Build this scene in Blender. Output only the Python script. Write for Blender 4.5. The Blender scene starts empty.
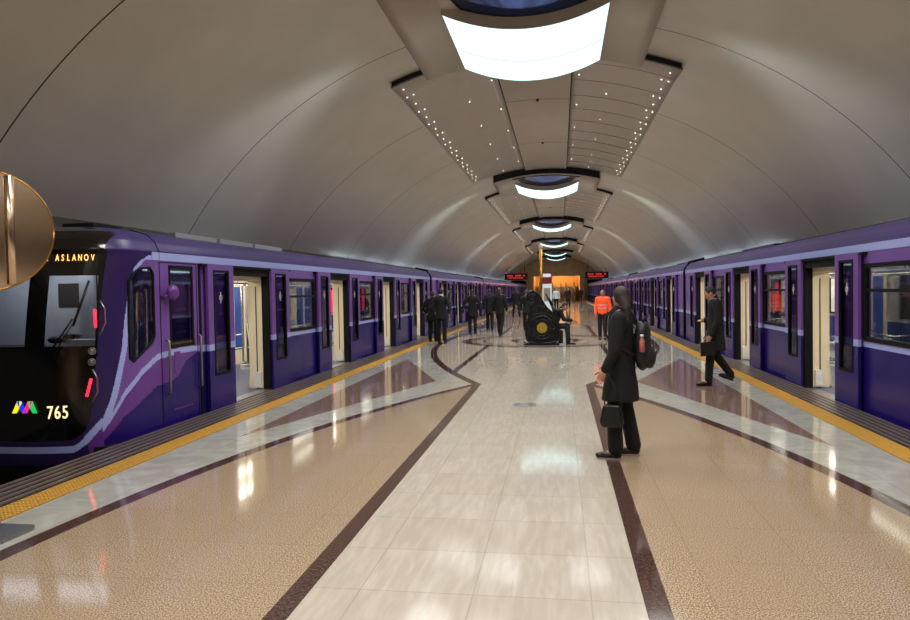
import bpy, bmesh, math, random
from mathutils import Vector, Matrix, Euler
R_ = math.radians
random.seed(7)
sc = bpy.context.scene
COL = sc.collection

# ---------------------------------------------------------------- camera
FPX, VX, VY, CAMH, ROLL = 690.0, 560.0, 289.0, 1.62, R_(1.0)
_x, _y = VX - 455, VY - 310
_xp = _x*math.cos(ROLL) - _y*math.sin(ROLL); _yp = _x*math.sin(ROLL) + _y*math.cos(ROLL)
_p = math.atan(-_yp/FPX); _psi = math.atan(_xp*math.cos(_p)/FPX)
Fv = Vector((-math.sin(_psi)*math.cos(_p), math.cos(_psi)*math.cos(_p), -math.sin(_p)))
Rv = Vector((math.cos(_psi), math.sin(_psi), 0)); Uv = Rv.cross(Fv)
R2 = Rv*math.cos(ROLL) - Uv*math.sin(ROLL); U2 = Uv*math.cos(ROLL) + Rv*math.sin(ROLL)
cd = bpy.data.cameras.new('camera'); cam = bpy.data.objects.new('camera', cd); COL.objects.link(cam)
cd.sensor_fit = 'HORIZONTAL'; cd.sensor_width = 36; cd.lens = 36*FPX/910; cd.clip_start = .05; cd.clip_end = 400
mw = Matrix((R2, U2, -Fv)).transposed().to_4x4(); mw.translation = (0, 0, CAMH)
cam.matrix_world = mw
sc.camera = cam
# ---------------------------------------------------------------- world and exposure
w = bpy.data.worlds.new('world'); sc.world = w; w.use_nodes = True
w.node_tree.nodes['Background'].inputs[0].default_value = (.02, .022, .025, 1)
w.node_tree.nodes['Background'].inputs[1].default_value = .3
sc.view_settings.view_transform = 'Standard'; sc.view_settings.look = 'None'
sc.view_settings.gamma = 1; sc.view_settings.use_curve_mapping = False
sc.view_settings.exposure = 1.54
LAMP = .60          # ceiling lamp panels
CORNICE = 1.0       # cornice tubes behind the trains
SPOT = 98.0
SPILL = 110.0          # added spots imitating each crest lamp's sideways spill onto the vault
CARLIGHT = 4.5

XC = -0.48                     # centre line of the platform
XL, XR = -4.90, 3.86           # train sides facing the platform
EL, ER = -4.80, 3.76           # platform edges
VR, VZ = 7.75, -1.4            # vault radius and centre height
SLOTS = [13.5, 31.0, 48.8, 67.0, 85.5, 98.0]
YEND = 101.0
YB = -20.0

# ---------------------------------------------------------------- materials
def lin(c):
    return tuple(((v/255)/12.92 if v/255 <= .04045 else ((v/255+.055)/1.055)**2.4) for v in c)
def mat(name, rgb, rough=.5, metal=0., emit=None, strength=0., noise=0., nscale=8., coat=0., bump=0., bscale=60., spec=.5):
    m = bpy.data.materials.new(name); m.use_nodes = True; nt = m.node_tree; b = nt.nodes['Principled BSDF']
    c = lin(rgb); b.inputs['Base Color'].default_value = (*c, 1)
    b.inputs['Roughness'].default_value = rough; b.inputs['Metallic'].default_value = metal
    b.inputs['Coat Weight'].default_value = coat; b.inputs['Coat Roughness'].default_value = .06
    b.inputs['Specular IOR Level'].default_value = spec
    if emit: b.inputs['Emission Color'].default_value = (*lin(emit), 1); b.inputs['Emission Strength'].default_value = strength
    if noise or bump:
        tc = nt.nodes.new('ShaderNodeTexCoord')
    if noise:
        n = nt.nodes.new('ShaderNodeTexNoise'); n.inputs['Scale'].default_value = nscale; n.inputs['Detail'].default_value = 5
        nt.links.new(tc.outputs['Object'], n.inputs['Vector'])
        r = nt.nodes.new('ShaderNodeValToRGB')
        r.color_ramp.elements[0].position = .3; r.color_ramp.elements[1].position = .7
        r.color_ramp.elements[0].color = (*[v*(1-noise) for v in c], 1)
        r.color_ramp.elements[1].color = (*[min(1, v*(1+noise)) for v in c], 1)
        nt.links.new(n.outputs['Fac'], r.inputs[0]); nt.links.new(r.outputs[0], b.inputs['Base Color'])
    if bump:
        n2 = nt.nodes.new('ShaderNodeTexNoise'); n2.inputs['Scale'].default_value = bscale
        nt.links.new(tc.outputs['Object'], n2.inputs['Vector'])
        bp = nt.nodes.new('ShaderNodeBump'); bp.inputs['Strength'].default_value = bump; bp.inputs['Distance'].default_value = .01
        nt.links.new(n2.outputs['Fac'], bp.inputs['Height']); nt.links.new(bp.outputs[0], b.inputs['Normal'])
    return m
def glass(name, tint, refl=.06, k=.6):
    m = bpy.data.materials.new(name); m.use_nodes = True; nt = m.node_tree
    nt.nodes.remove(nt.nodes['Principled BSDF']); out = nt.nodes['Material Output']
    t = nt.nodes.new('ShaderNodeBsdfTransparent'); t.inputs[0].default_value = (*tint, 1)
    g = nt.nodes.new('ShaderNodeBsdfGlossy'); g.inputs['Roughness'].default_value = .03
    lw = nt.nodes.new('ShaderNodeLayerWeight'); lw.inputs[0].default_value = .25
    ad = nt.nodes.new('ShaderNodeMath'); ad.operation = 'MULTIPLY_ADD'; ad.inputs[1].default_value = k; ad.inputs[2].default_value = refl; ad.use_clamp = True
    nt.links.new(lw.outputs['Fresnel'], ad.inputs[0])
    mx = nt.nodes.new('ShaderNodeMixShader'); nt.links.new(ad.outputs[0], mx.inputs[0])
    nt.links.new(t.outputs[0], mx.inputs[1]); nt.links.new(g.outputs[0], mx.inputs[2]); nt.links.new(mx.outputs[0], out.inputs[0])
    return m

class N:                        # little expression builder for shader maths
    nt = None
    def __init__(s, sock): s.s = sock
    @classmethod
    def op(c, o, a, b=None, cl=False):
        n = c.nt.nodes.new('ShaderNodeMath'); n.operation = o; n.use_clamp = cl
        for i, v in enumerate((a, b)):
            if v is None: continue
            if isinstance(v, N): c.nt.links.new(v.s, n.inputs[i])
            else: n.inputs[i].default_value = v
        return N(n.outputs[0])
    def __add__(a, b): return N.op('ADD', a, b)
    def __radd__(a, b): return N.op('ADD', a, b)
    def __sub__(a, b): return N.op('SUBTRACT', a, b)
    def __rsub__(a, b): return N.op('SUBTRACT', b, a)
    def __mul__(a, b): return N.op('MULTIPLY', a, b)
    def __rmul__(a, b): return N.op('MULTIPLY', a, b)
    def __truediv__(a, b): return N.op('DIVIDE', a, b)
    def __lt__(a, b): return N.op('LESS_THAN', a, b)
    def __gt__(a, b): return N.op('GREATER_THAN', a, b)
    def __and__(a, b): return N.op('MINIMUM', a, b)
    def __or__(a, b): return N.op('MAXIMUM', a, b)
    def abs(a): return N.op('ABSOLUTE', a)
    def fmod(a, b): return N.op('FLOORED_MODULO', a, b)
    def sqrt(a): return N.op('SQRT', a)
    def floor(a): return N.op('FLOOR', a)

def floor_material():
    m = bpy.data.materials.new('polished stone inlay'); m.use_nodes = True; nt = m.node_tree; N.nt = nt
    b = nt.nodes['Principled BSDF']
    geo = nt.nodes.new('ShaderNodeTexCoord'); sep = nt.nodes.new('ShaderNodeSeparateXYZ')
    nt.links.new(geo.outputs['Object'], sep.inputs[0])
    X = N(sep.outputs[0]) - XC; Y = N(sep.outputs[1])
    A = X.abs()
    t = ((Y - 3.0 + 19.0).fmod(38.0) - 19.0).abs(); u = 19.0 - t
    a1 = 3.05 - t*t*.0268; a2 = 3.2 - u*u*.0215
    r = (X*X + u*u).sqrt()
    lensA = t < 8.85; lensB = u < 10.2
    def near(e, wd): return e.abs() < wd
    brown = (near(A - .95, .062) & (t < 8.8)) | (near(A - a1, .075) & lensA & (A > .93)) | (near(A - a2, .085) & lensB & (A > .9))
    brown = brown | (near(A - 1.64, .065) & (u < 8.45) & (u > 1.95)) | near(r - 2.5, .13) | near(r - 1.95, .05) | near(r - 1.0, .12)
    # eight pointed rosette inside the ring
    wedge = ((A - 3.17)*(-4.8) - (t - 4.35)*1.39 < 0) 
    e1 = (3.17 - A)*4.85 - (t - 4.3)*1.40          # lower oblique edge
    e2 = (A - 1.75)*3.85 - (t - 9.2)*1.36          # far oblique edge
    wedge = (e1 < 0) & (e2 > 0) & (A < 3.16) & (t > 4.3)
    granite = ((A > .95) & (A < a1) & lensA) | near(r - 2.33, .17)
    light_ = ((A > 1.64) & (A < a2) & (u < 8.5))
    marble = (A < 1.64) | (A > 9.0)
    def rgbmix(f, c1, c2):
        n = nt.nodes.new('ShaderNodeMix'); n.data_type = 'RGBA'
        if isinstance(f, N): nt.links.new(f.s, n.inputs[0])
        else: n.inputs[0].default_value = f
        for i, c in ((6, c1), (7, c2)):
            if isinstance(c, tuple): n.inputs[i].default_value = (*c, 1)
            else: nt.links.new(c, n.inputs[i])
        return n.outputs[2]
    def noise(scale, detail=4, dist=0., sc_=(1, 1, 1)):
        mp = nt.nodes.new('ShaderNodeMapping'); mp.inputs['Scale'].default_value = sc_
        nt.links.new(geo.outputs['Object'], mp.inputs[0])
        n = nt.nodes.new('ShaderNodeTexNoise'); n.inputs['Scale'].default_value = scale; n.inputs['Detail'].default_value = detail
        n.inputs['Distortion'].default_value = dist; nt.links.new(mp.outputs[0], n.inputs['Vector']); return N(n.outputs['Fac'])
    def cl(e): return N.op('ADD', e, 0., True)
    # tiles
    ti = (Y/.60).floor(); tx = (X + 9.3)/.62
    cid = tx.floor()*7.13 + ti*3.71
    wn = nt.nodes.new('ShaderNodeTexWhiteNoise'); wn.noise_dimensions = '1D'; nt.links.new(cid.s, wn.inputs['W']); tv = N(wn.outputs[0])
    jw = .0045
    joint = near((Y + .30).fmod(.60) - .3, jw) | near((X + 9.3 + .31).fmod(.62) - .31, jw)
    GR = (.32, .23, .15); 
    speck = cl((noise(115, 2) - .5)*8.0 + .5)
    gran = rgbmix(speck, (.175, .115, .068), (.52, .395, .265))
    vein = cl((noise(4.0, 10, .5, (5.0, .7, 1)) - .42)*3.5)
    mar = rgbmix(vein, (.45, .40, .335), (.53, .485, .415))
    mar = rgbmix(tv*.35, mar, (.42, .36, .285))
    vein2 = cl((noise(2.6, 9, 1.5) - .40)*3.0)
    gre = rgbmix(vein2, (.36, .355, .31), (.48, .47, .415))
    wed = rgbmix(speck, (.14, .085, .065), (.26, .17, .13))
    bro = rgbmix(cl((noise(50, 3) - .5)*4 + .5), (.045, .022, .018), (.095, .052, .042))
    gran = rgbmix(tv*.35, gran, GR)
    base = rgbmix(marble, gre, mar)
    base = rgbmix(light_, base, (.47, .40, .31))
    base = rgbmix(granite, base, gran)
    base = rgbmix(wedge, base, wed)
    base = rgbmix(joint*.24, base, (.12, .09, .07))
    base = rgbmix(brown, base, bro)
    nt.links.new(base, b.inputs['Base Color'])
    b.inputs['Roughness'].default_value = .10
    rr = cl((noise(1.5, 4) - .4)*.10 + .075); nt.links.new(rr.s, b.inputs['Roughness'])
    b.inputs['IOR'].default_value = 1.45
    bp = nt.nodes.new('ShaderNodeBump'); bp.inputs['Strength'].default_value = .06; bp.inputs['Distance'].default_value = .01
    nt.links.new((noise(1.1, 2) + (joint*-.15)).s, bp.inputs['Height']); nt.links.new(bp.outputs[0], b.inputs['Normal'])
    return m

M = dict(
    plaster=mat('vault plaster', (208, 201, 188), .36, noise=.06, nscale=.8, bump=.12, bscale=3),
    joint=mat('dark joint', (52, 48, 44), .8),
    panel=mat('ceiling panel', (190, 178, 160), .45, noise=.03, nscale=2),
    perf=mat('perforated panel', (190, 180, 166), .5, noise=.04, nscale=40),
    ductshade=mat('duct black', (18, 19, 24), .7),  # shade inside the open ceiling gaps, given as flat black
    lamp=mat('lamp glass', (230, 250, 255), .3, emit=(188, 240, 248), strength=LAMP),
    lampdim=mat('lamp seam', (120, 160, 165), .4, emit=(120, 190, 205), strength=LAMP*.35),
    bluemir=mat('blue mirror', (70, 90, 150), .12, metal=.9),
    dot=mat('downlight lens', (250, 245, 230), .3, emit=(255, 246, 225), strength=1.2),
    black=mat('black', (10, 10, 12), .45),
    blackgloss=mat('black gloss', (7, 7, 9), .16, coat=.6),
    rubber=mat('rubber', (8, 8, 9), .7, spec=.25),
    roof=mat('roof violet', (60, 44, 112), .38, noise=.08, nscale=3),
    purple=mat('purple paint', (116, 78, 156), .28, coat=.15, noise=.04, nscale=3),
    midpurple=mat('mid purple paint', (104, 54, 140), .28, coat=.15),
    cornerp=mat('dark violet paint', (46, 28, 86), .3, coat=.1),
    blue=mat('deep blue paint', (35, 20, 104), .24, coat=.08, spec=.35, noise=.05, nscale=2),
    lilac=mat('lilac stripe', (168, 176, 236), .3, coat=.4),
    cream=mat('cream panel', (232, 220, 190), .4, noise=.02, nscale=4),
    creamd=mat('cream screen slit', (60, 52, 45), .5),
    white=mat('white plastic', (225, 225, 220), .4),
    carfloor=mat('car floor', (72, 82, 110), .5, noise=.2, nscale=40),
    farwall=mat('car far wall', (150, 152, 155), .4, noise=.05, nscale=3),
    seatblue=mat('seat blue', (30, 48, 110), .7, noise=.3, nscale=60),
    wallblue=mat('blue wall panel', (34, 78, 165), .4),
    chrome=mat('polished rail', (205, 205, 200), .2, metal=.9),
    steel=mat('steel', (150, 150, 152), .35, metal=.9),
    carlight=mat('car lamp', (255, 250, 235), .4, emit=(255, 242, 220), strength=CARLIGHT),
    ventgrey=mat('pale grey vent', (150, 152, 158), .5),
    red=mat('red light', (255, 30, 50), .4, emit=(255, 34, 60), strength=.9),
    redled=mat('red led', (200, 40, 40), .4, emit=(255, 70, 60), strength=.18),
    redscreen=mat('red panel glow', (230, 30, 70), .4, emit=(230, 30, 75), strength=.5),
    amber=mat('amber led', (255, 190, 110), .4, emit=(255, 178, 90), strength=.8),
    warmtext=mat('number light', (255, 235, 190), .4, emit=(255, 226, 165), strength=.42),
    my=mat('logo yellow', (240, 230, 20), .4, emit=(235, 225, 20), strength=.35),
    mb=mat('logo blue', (30, 40, 230), .4, emit=(40, 50, 230), strength=.35),
    mr=mat('logo red', (220, 30, 110), .4, emit=(220, 40, 120), strength=.35),
    mg=mat('logo green', (20, 190, 90), .4, emit=(30, 190, 90), strength=.35),
    tactd=mat('yellow tactile base', (160, 116, 44), .5),
    tact=mat('yellow tactile', (214, 168, 72), .45, noise=.15, nscale=30),
    rib=mat('ribbed kerb brown', (84, 68, 62), .3, noise=.1, nscale=20),
    ribd=mat('ribbed kerb groove', (22, 17, 16), .5),
    ribl=mat('ribbed kerb edge', (150, 140, 134), .3),
    bed=mat('track bed', (22, 20, 19), .9, noise=.3, nscale=12),
    wall=mat('track wall', (96, 92, 86), .7, noise=.1, nscale=3),
    glasst=glass('clear pane', (.72, .76, .80), .05), glassd=glass('dark pane', (.66, .62, .74), .03, .25), glassc=glass('cab pane', (.16, .16, .19), .03, .22),
    glassf=glass('windscreen', (.50, .54, .60), .04),
    bronze=mat('bronze mirror', (224, 198, 172), .22, metal=1.),
    brass=mat('brass', (190, 140, 62), .28, metal=.9),
    gold=mat('gold medallion', (178, 150, 60), .4, metal=.4, noise=.2, nscale=30),
    iron=mat('black cast iron', (24, 26, 27), .35, metal=.3, bump=.3, bscale=30),
    endstone=mat('end wall stone', (214, 176, 132), .5, noise=.12, nscale=1.2),
    amberwall=mat('lit amber wall', (214, 166, 104), .5, noise=.25, nscale=.8),
    grey=mat('grey stone', (138, 136, 132), .5, noise=.15, nscale=2),
    totred=mat('totem red', (120, 24, 34), .4), totwhite=mat('totem white', (205, 215, 222), .35, emit=(205, 220, 230), strength=.10),
    skin=mat('skin', (190, 138, 112), .5, noise=.05, nscale=12),
    hairb=mat('dark brown hair', (44, 32, 27), .6, bump=.4, bscale=120),
    hairg=mat('greying hair', (80, 62, 54), .6, bump=.4, bscale=120),
    coat=mat('black coat cloth', (9, 9, 10), .85, noise=.2, nscale=30, bump=.3, bscale=25),
    suit=mat('dark navy suit', (13, 14, 22), .8, noise=.15, nscale=25),
    trous=mat('black trousers', (8, 8, 9), .85, noise=.15, nscale=25),
    jeans=mat('dark grey trousers', (30, 32, 38), .85),
    shoe=mat('black leather', (12, 11, 11), .35), sole=mat('pale sole', (170, 150, 135), .6),
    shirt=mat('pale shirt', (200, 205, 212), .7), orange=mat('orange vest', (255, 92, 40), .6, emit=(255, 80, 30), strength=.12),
    reflect=mat('silver reflective band', (232, 190, 185), .4), nylon=mat('black nylon', (20, 20, 22), .55, bump=.3, bscale=40),
    phone=mat('phone', (20, 20, 24), .2), pinkcap=mat('bottle label', (200, 110, 100), .4),
)
M['floor'] = floor_material()

# ---------------------------------------------------------------- mesh helpers
class MB:
    def __init__(s): s.v = []; s.f = []; s.m = []; s.sm = []
    def face(s, pts, mi=0, sm=False):
        n = len(s.v); s.v += [tuple(p) for p in pts]; s.f.append(tuple(range(n, n+len(pts)))); s.m.append(mi); s.sm.append(sm)
    def box(s, x0, x1, y0, y1, z0, z1, mi=0, mat4=None):
        if x0 > x1: x0, x1 = x1, x0
        P = [Vector((x, y, z)) for z in (z0, z1) for y in (y0, y1) for x in (x0, x1)]
        if mat4: P = [mat4 @ p for p in P]
        n = len(s.v); s.v += [tuple(p) for p in P]
        for q in ((0, 2, 3, 1), (4, 5, 7, 6), (0, 1, 5, 4), (2, 6, 7, 3), (0, 4, 6, 2), (1, 3, 7, 5)):
            s.f.append(tuple(n+i for i in q)); s.m.append(mi); s.sm.append(False)
        return s
    def grid(s, rows, mi=0, sm=True, fn=None, closed=False):
        n = len(s.v); nc = len(rows[0])
        for r in rows: s.v += [tuple(p) for p in r]
        for i in range(len(rows)-1):
            for j in range(nc if closed else nc-1):
                k = (j+1) % nc
                q = (n+i*nc+j, n+i*nc+k, n+(i+1)*nc+k, n+(i+1)*nc+j)
                s.f.append(q); s.m.append(fn(i, j) if fn else mi); s.sm.append(sm)
        return n
    def ring_tube(s, pts, rad, seg=10, mi=0, cap=True, sy=1.):
        pts = [Vector(p) for p in pts]
        if not hasattr(rad, '__len__'): rad = [rad]*len(pts)
        rows = []; up = None
        for i, p in enumerate(pts):
            a = pts[max(0, i-1)]; b = pts[min(len(pts)-1, i+1)]; d = (b-a).normalized()
            if up is None:
                up = d.orthogonal().normalized()
            up = (up - d*up.dot(d))
            up = up.normalized() if up.length > 1e-6 else d.orthogonal().normalized()
            sd = d.cross(up)
            rows.append([p + (up*math.cos(t)+sd*math.sin(t)*sy)*rad[i] for t in [2*math.pi*k/seg for k in range(seg)]])
        n = s.grid(rows, mi, True, closed=True)
        if cap:
            s.f.append(tuple(n+seg-1-k for k in range(seg))); s.m.append(mi); s.sm.append(False)
            e = n+(len(rows)-1)*seg
            s.f.append(tuple(e+k for k in range(seg))); s.m.append(mi); s.sm.append(False)
        return s
    def ball(s, c, r, seg=14, rings=8, mi=0, rot=None):
        c = Vector(c); r = Vector(r) if hasattr(r, '__len__') else Vector((r, r, r))
        n = len(s.v)
        P = [Vector((0, 0, -1))]
        for i in range(1, rings):
            ph = -math.pi/2 + math.pi*i/rings
            for k in range(seg): P.append(Vector((math.cos(ph)*math.cos(2*math.pi*k/seg), math.cos(ph)*math.sin(2*math.pi*k/seg), math.sin(ph))))
        P.append(Vector((0, 0, 1)))
        for p in P:
            q = Vector((p.x*r.x, p.y*r.y, p.z*r.z))
            if rot: q = rot @ q
            s.v.append(tuple(q+c))
        def add(f): s.f.append(f); s.m.append(mi); s.sm.append(True)
        for k in range(seg): add((n, n+1+(k+1) % seg, n+1+k))
        for i in range(rings-2):
            for k in range(seg):
                a = n+1+i*seg+k; b = n+1+i*seg+(k+1) % seg; add((a, b, b+seg, a+seg))
        t = n+1+(rings-1)*seg; l = n+1+(rings-2)*seg
        for k in range(seg): add((l+k, l+(k+1) % seg, t))
        return s
    def limb(s, p0, p1, r0, r1, seg=12, mi=0):
        p0 = Vector(p0); p1 = Vector(p1)
        s.ball(p0, r0, 12, 8, mi); s.ball(p1, r1, 12, 8, mi); s.ring_tube([p0, p1], [r0, r1], seg, mi); return s
    def chain(s, pts, rads, mi=0):
        for a, b, ra, rb in zip(pts, pts[1:], rads, rads[1:]): s.limb(a, b, ra, rb, mi=mi)
        return s
    def prism(s, poly, axis, a, b, mi=0, mat4=None):    # poly in 2D, extruded along axis from a to b
        def P(u, v, t):
            p = {'x': Vector((t, u, v)), 'y': Vector((u, t, v)), 'z': Vector((u, v, t))}[axis]
            return mat4 @ p if mat4 else p
        n = len(s.v); k = len(poly)
        s.v += [tuple(P(u, v, a)) for u, v in poly] + [tuple(P(u, v, b)) for u, v in poly]
        s.f.append(tuple(n+i for i in range(k))); s.f.append(tuple(n+k+k-1-i for i in range(k)))
        s.m += [mi, mi]; s.sm += [False, False]
        for i in range(k):
            j = (i+1) % k; s.f.append((n+i, n+k+i, n+k+j, n+j)); s.m.append(mi); s.sm.append(False)
        return s
def obj(name, mb, mats, parent=None, loc=None, rot=None, normals=True):
    me = bpy.data.meshes.new(name); me.from_pydata(mb.v, [], mb.f)
    mats = mats if isinstance(mats, (list, tuple)) else [mats]
    for m in mats: me.materials.append(M[m] if isinstance(m, str) else m)
    for p, mi, sm in zip(me.polygons, mb.m, mb.sm): p.material_index = mi; p.use_smooth = sm
    if normals:
        b = bmesh.new(); b.from_mesh(me); bmesh.ops.remove_doubles(b, verts=b.verts, dist=1e-5); bmesh.ops.recalc_face_normals(b, faces=b.faces); b.to_mesh(me); b.free()
    me.update()
    o = bpy.data.objects.new(name, me); COL.objects.link(o)
    if parent: o.parent = parent
    if loc: o.location = loc
    if rot: o.rotation_euler = rot
    return o
def empty(name, loc=(0, 0, 0), rotz=0.):
    o = bpy.data.objects.new(name, None); COL.objects.link(o); o.location = loc; o.rotation_euler = (0, 0, rotz); o.empty_display_size = .1
    return o
def tag(o, label, cat, group=None):
    o['label'] = label; o['category'] = cat
    if group: o['group'] = group
    return o
def struct(o): o['kind'] = 'structure'; return o
def copy_tree(o, parent=None):
    c = o.copy(); COL.objects.link(c); c.parent = parent
    for ch in list(o.children): copy_tree(ch, c)
    return c
def text(name, s, size, mt, parent=None, M4=None, extrude=.004, align='CENTER', sx=1.):
    cu = bpy.data.curves.new(name, 'FONT'); cu.body = s; cu.size = size; cu.extrude = extrude; cu.align_x = align; cu.align_y = 'CENTER'
    cu.materials.append(M[mt]); tmp = bpy.data.objects.new(name, cu); COL.objects.link(tmp)
    bpy.context.view_layer.update(); me = bpy.data.meshes.new_from_object(tmp.evaluated_get(bpy.context.evaluated_depsgraph_get()))
    bpy.data.objects.remove(tmp); o = bpy.data.objects.new(name, me); COL.objects.link(o)
    if parent: o.parent = parent
    if M4: o.matrix_local = M4 @ Matrix.Diagonal((sx, 1, 1, 1))
    return o
def interp(tab, x):
    if x <= tab[0][0]: return tab[0][1]
    for (a, b), (c, d) in zip(tab, tab[1:]):
        if x <= c: return b + (d-b)*(x-a)/(c-a)
    return tab[-1][1]

# ---------------------------------------------------------------- room shell
def arcpt(x, y, R):          # x measured from the centre line
    return (XC+x, y, VZ+math.sqrt(max(0, R*R-x*x)))
def arcpatch(mb, x0, x1, y0, y1, R0, R1, thick, mi=0, n=16, front=None):
    xs = [x0+(x1-x0)*i/n for i in range(n+1)]
    bot = [[arcpt(x, y0, R0) for x in xs], [arcpt(x, y1, R1) for x in xs]]
    top = [[arcpt(x, y0, R0+thick) for x in xs], [arcpt(x, y1, R1+thick) for x in xs]]
    mb.grid(bot, mi); mb.grid(top, mi)
    mb.grid([bot[0], top[0]], mi if front is None else front, False); mb.grid([bot[1], top[1]], mi, False)
    mb.grid([[bot[0][0], bot[1][0]], [top[0][0], top[1][0]]], mi, False); mb.grid([[bot[0][-1], bot[1][-1]], [top[0][-1], top[1][-1]]], mi, False)

m = MB().box(EL, ER, YB, YEND+12, -.30, 0); struct(obj('floor', m, 'floor'))
# vault with recessed joints
ys = [YB]; joints = [-17.7, -12.7, -7.7, -2.7, 2.3, 7.3, 12.3, 17.3, 22.3] + [22.3+5*i for i in range(1, 17)]
for j in joints:
    if j < YEND-1: ys += [j-.012, j+.012]
ys.append(YEND)
AM = math.acos((2.75-VZ)/VR)
ths = [-AM+2*AM*i/72 for i in range(73)]
rows = [[(XC+VR*math.sin(a), y, VZ+VR*math.cos(a)) for a in ths] for y in ys]
m = MB()
def jf(i, j): return 1 if (i % 2 == 1 and abs(VR*math.sin(ths[j])) > 1.9) else 0
m.grid(rows, 0, True, jf)
for sgn in (-1, 1):          # cornice ledge
    xa = XC+sgn*VR*math.sin(AM)
    m.box(xa, xa+sgn*1.3, YB, YEND, 2.70, 2.75)
struct(obj('ceiling', m, ['plaster', 'joint']))
for nm, sgn in (('wall_left', -1), ('wall_right', 1)):
    x = XC+sgn*(VR*math.sin(AM)+1.25)
    struct(obj(nm, MB().box(x, x+sgn*.2, YB, YEND, -1.4, 2.76), 'wall'))
def circ_poly(R, z0, n=40):
    a = math.acos((z0-VZ)/R); return [(XC+R*math.sin(t), VZ+R*math.cos(t)) for t in [-a+2*a*i/n for i in range(n+1)]]
# rear wall behind the camera
m = MB(); m.box(XC-9, XC+9, YB-.2, YB, -1.4, 6.6); struct(obj('wall_rear', m, 'endstone'))
# end wall with hall opening and tunnel mouths
m = MB(); Y0, Y1 = YEND, YEND+.5
m.box(XC-3.3, XC+3.3, Y0, Y1, 3.5, 6.6); m.box(XC-4.0, XC-3.3, Y0-.3, Y1, 0, 6.3); m.box(XC+3.3, XC+4.0, Y0-.3, Y1, 0, 6.3)
m.box(XC-9, XC-4.0, Y0, Y1, 2.9, 6.6); m.box(XC+4.0, XC+9, Y0, Y1, 2.9, 6.6)
m.box(XC-4.4, XC-4.0, Y0, Y1, -.3, 2.9); m.box(XC+4.0, XC+4.4, Y0, Y1, -.3, 2.9)
struct(obj('wall_end', m, 'endstone'))
m = MB(); m.box(XC-3.3, XC+3.3, YEND+10, YEND+10.2, 0, 5.5); m.box(XC-3.5, XC-3.3, YEND+.5, YEND+10, 0, 5.5); m.box(XC+3.3, XC+3.5, YEND+.5, YEND+10, 0, 5.5)
m.box(XC-3.5, XC+3.5, YEND+.5, YEND+10.2, 5.5, 5.6); struct(obj('wall_hall', m, 'amberwall'))
struct(obj('wall_parapet', MB().box(XC-3.25, XC+3.25, YEND+9.2, YEND+9.5, 0, 2.0), 'grey'))
for sgn in (-1, 1):
    m = MB(); xa, xb = XC+sgn*4.4, XC+sgn*9
    m.box(xa, xb, YEND+14, YEND+14.2, -1.4, 3); m.box(xa, xb, YEND+.5, YEND+14, 2.9, 3.0); m.box(xb, xb+sgn*.1, YEND, YEND+14, -1.4, 3); m.box(xa, xa-sgn*.1, YEND+.5, YEND+14, -1.4, 3)
    struct(obj('wall_tunnel', m, 'bed'))
    m = MB(); m.box(min(EL, -99) if False else (EL if sgn < 0 else ER), XC+sgn*9, YB, YEND+14, -1.45, -1.4); struct(obj('trim_trackbed', m, 'bed'))
    for k, dx in enumerate((.6, 2.12)):
        x = (XL-dx) if sgn < 0 else (XR+dx)
        dz_ = -.03 if sgn > 0 else 0
        m = MB(); m.box(x-.035, x+.035, YB, YEND+13, -1.25+dz_, -1.222+dz_); m.box(x-.01, x+.01, YB, YEND+13, -1.38, -1.25+dz_); m.box(x-.07, x+.07, YB, YEND+13, -1.4, -1.38)
        tag(obj('rail', m, 'steel'), 'steel running rail on the %s track bed, %s the platform' % (('left', 'right')[sgn > 0], ('nearer', 'farther from')[k]), 'rail')
    x = EL if sgn < 0 else ER
    struct(obj('trim_platform_edge', MB().box(x, x-sgn*.12, YB, YEND+12, -1.4, -.3), 'wall'))

# yellow tactile strip and ribbed kerb
for sgn, e in ((-1, EL), (1, ER)):
    a, b_ = XC+sgn*3.56, XC+sgn*3.82
    m = MB(); m.box(a, b_, YB, YEND, 0, .005, 1)
    for i in range(7):
        xx = a + (b_-a)*(i+.5)/7
        y = 0.
        while y < 30:
            m.box(xx-.010, xx+.010, y, y+.022, .005, .010); y += .037
    struct(obj('trim_yellow_line', m, ['tact', 'tactd']))
    m = MB(); m.box(b_, e, YB, YEND, 0, .004, 1)
    nb = 5; wd = abs(e-b_)/nb
    for i in range(nb):
        x0 = b_+sgn*wd*(i+.32); x1 = b_+sgn*wd*(i+.80)
        m.box(x0, x1, YB, YEND, .004, .010, 0); m.box(x1, x1+sgn*wd*.13, YB, YEND, .004, .010, 2)
    struct(obj('trim_ribbed_kerb', m, ['rib', 'ribd', 'ribl']))

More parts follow.
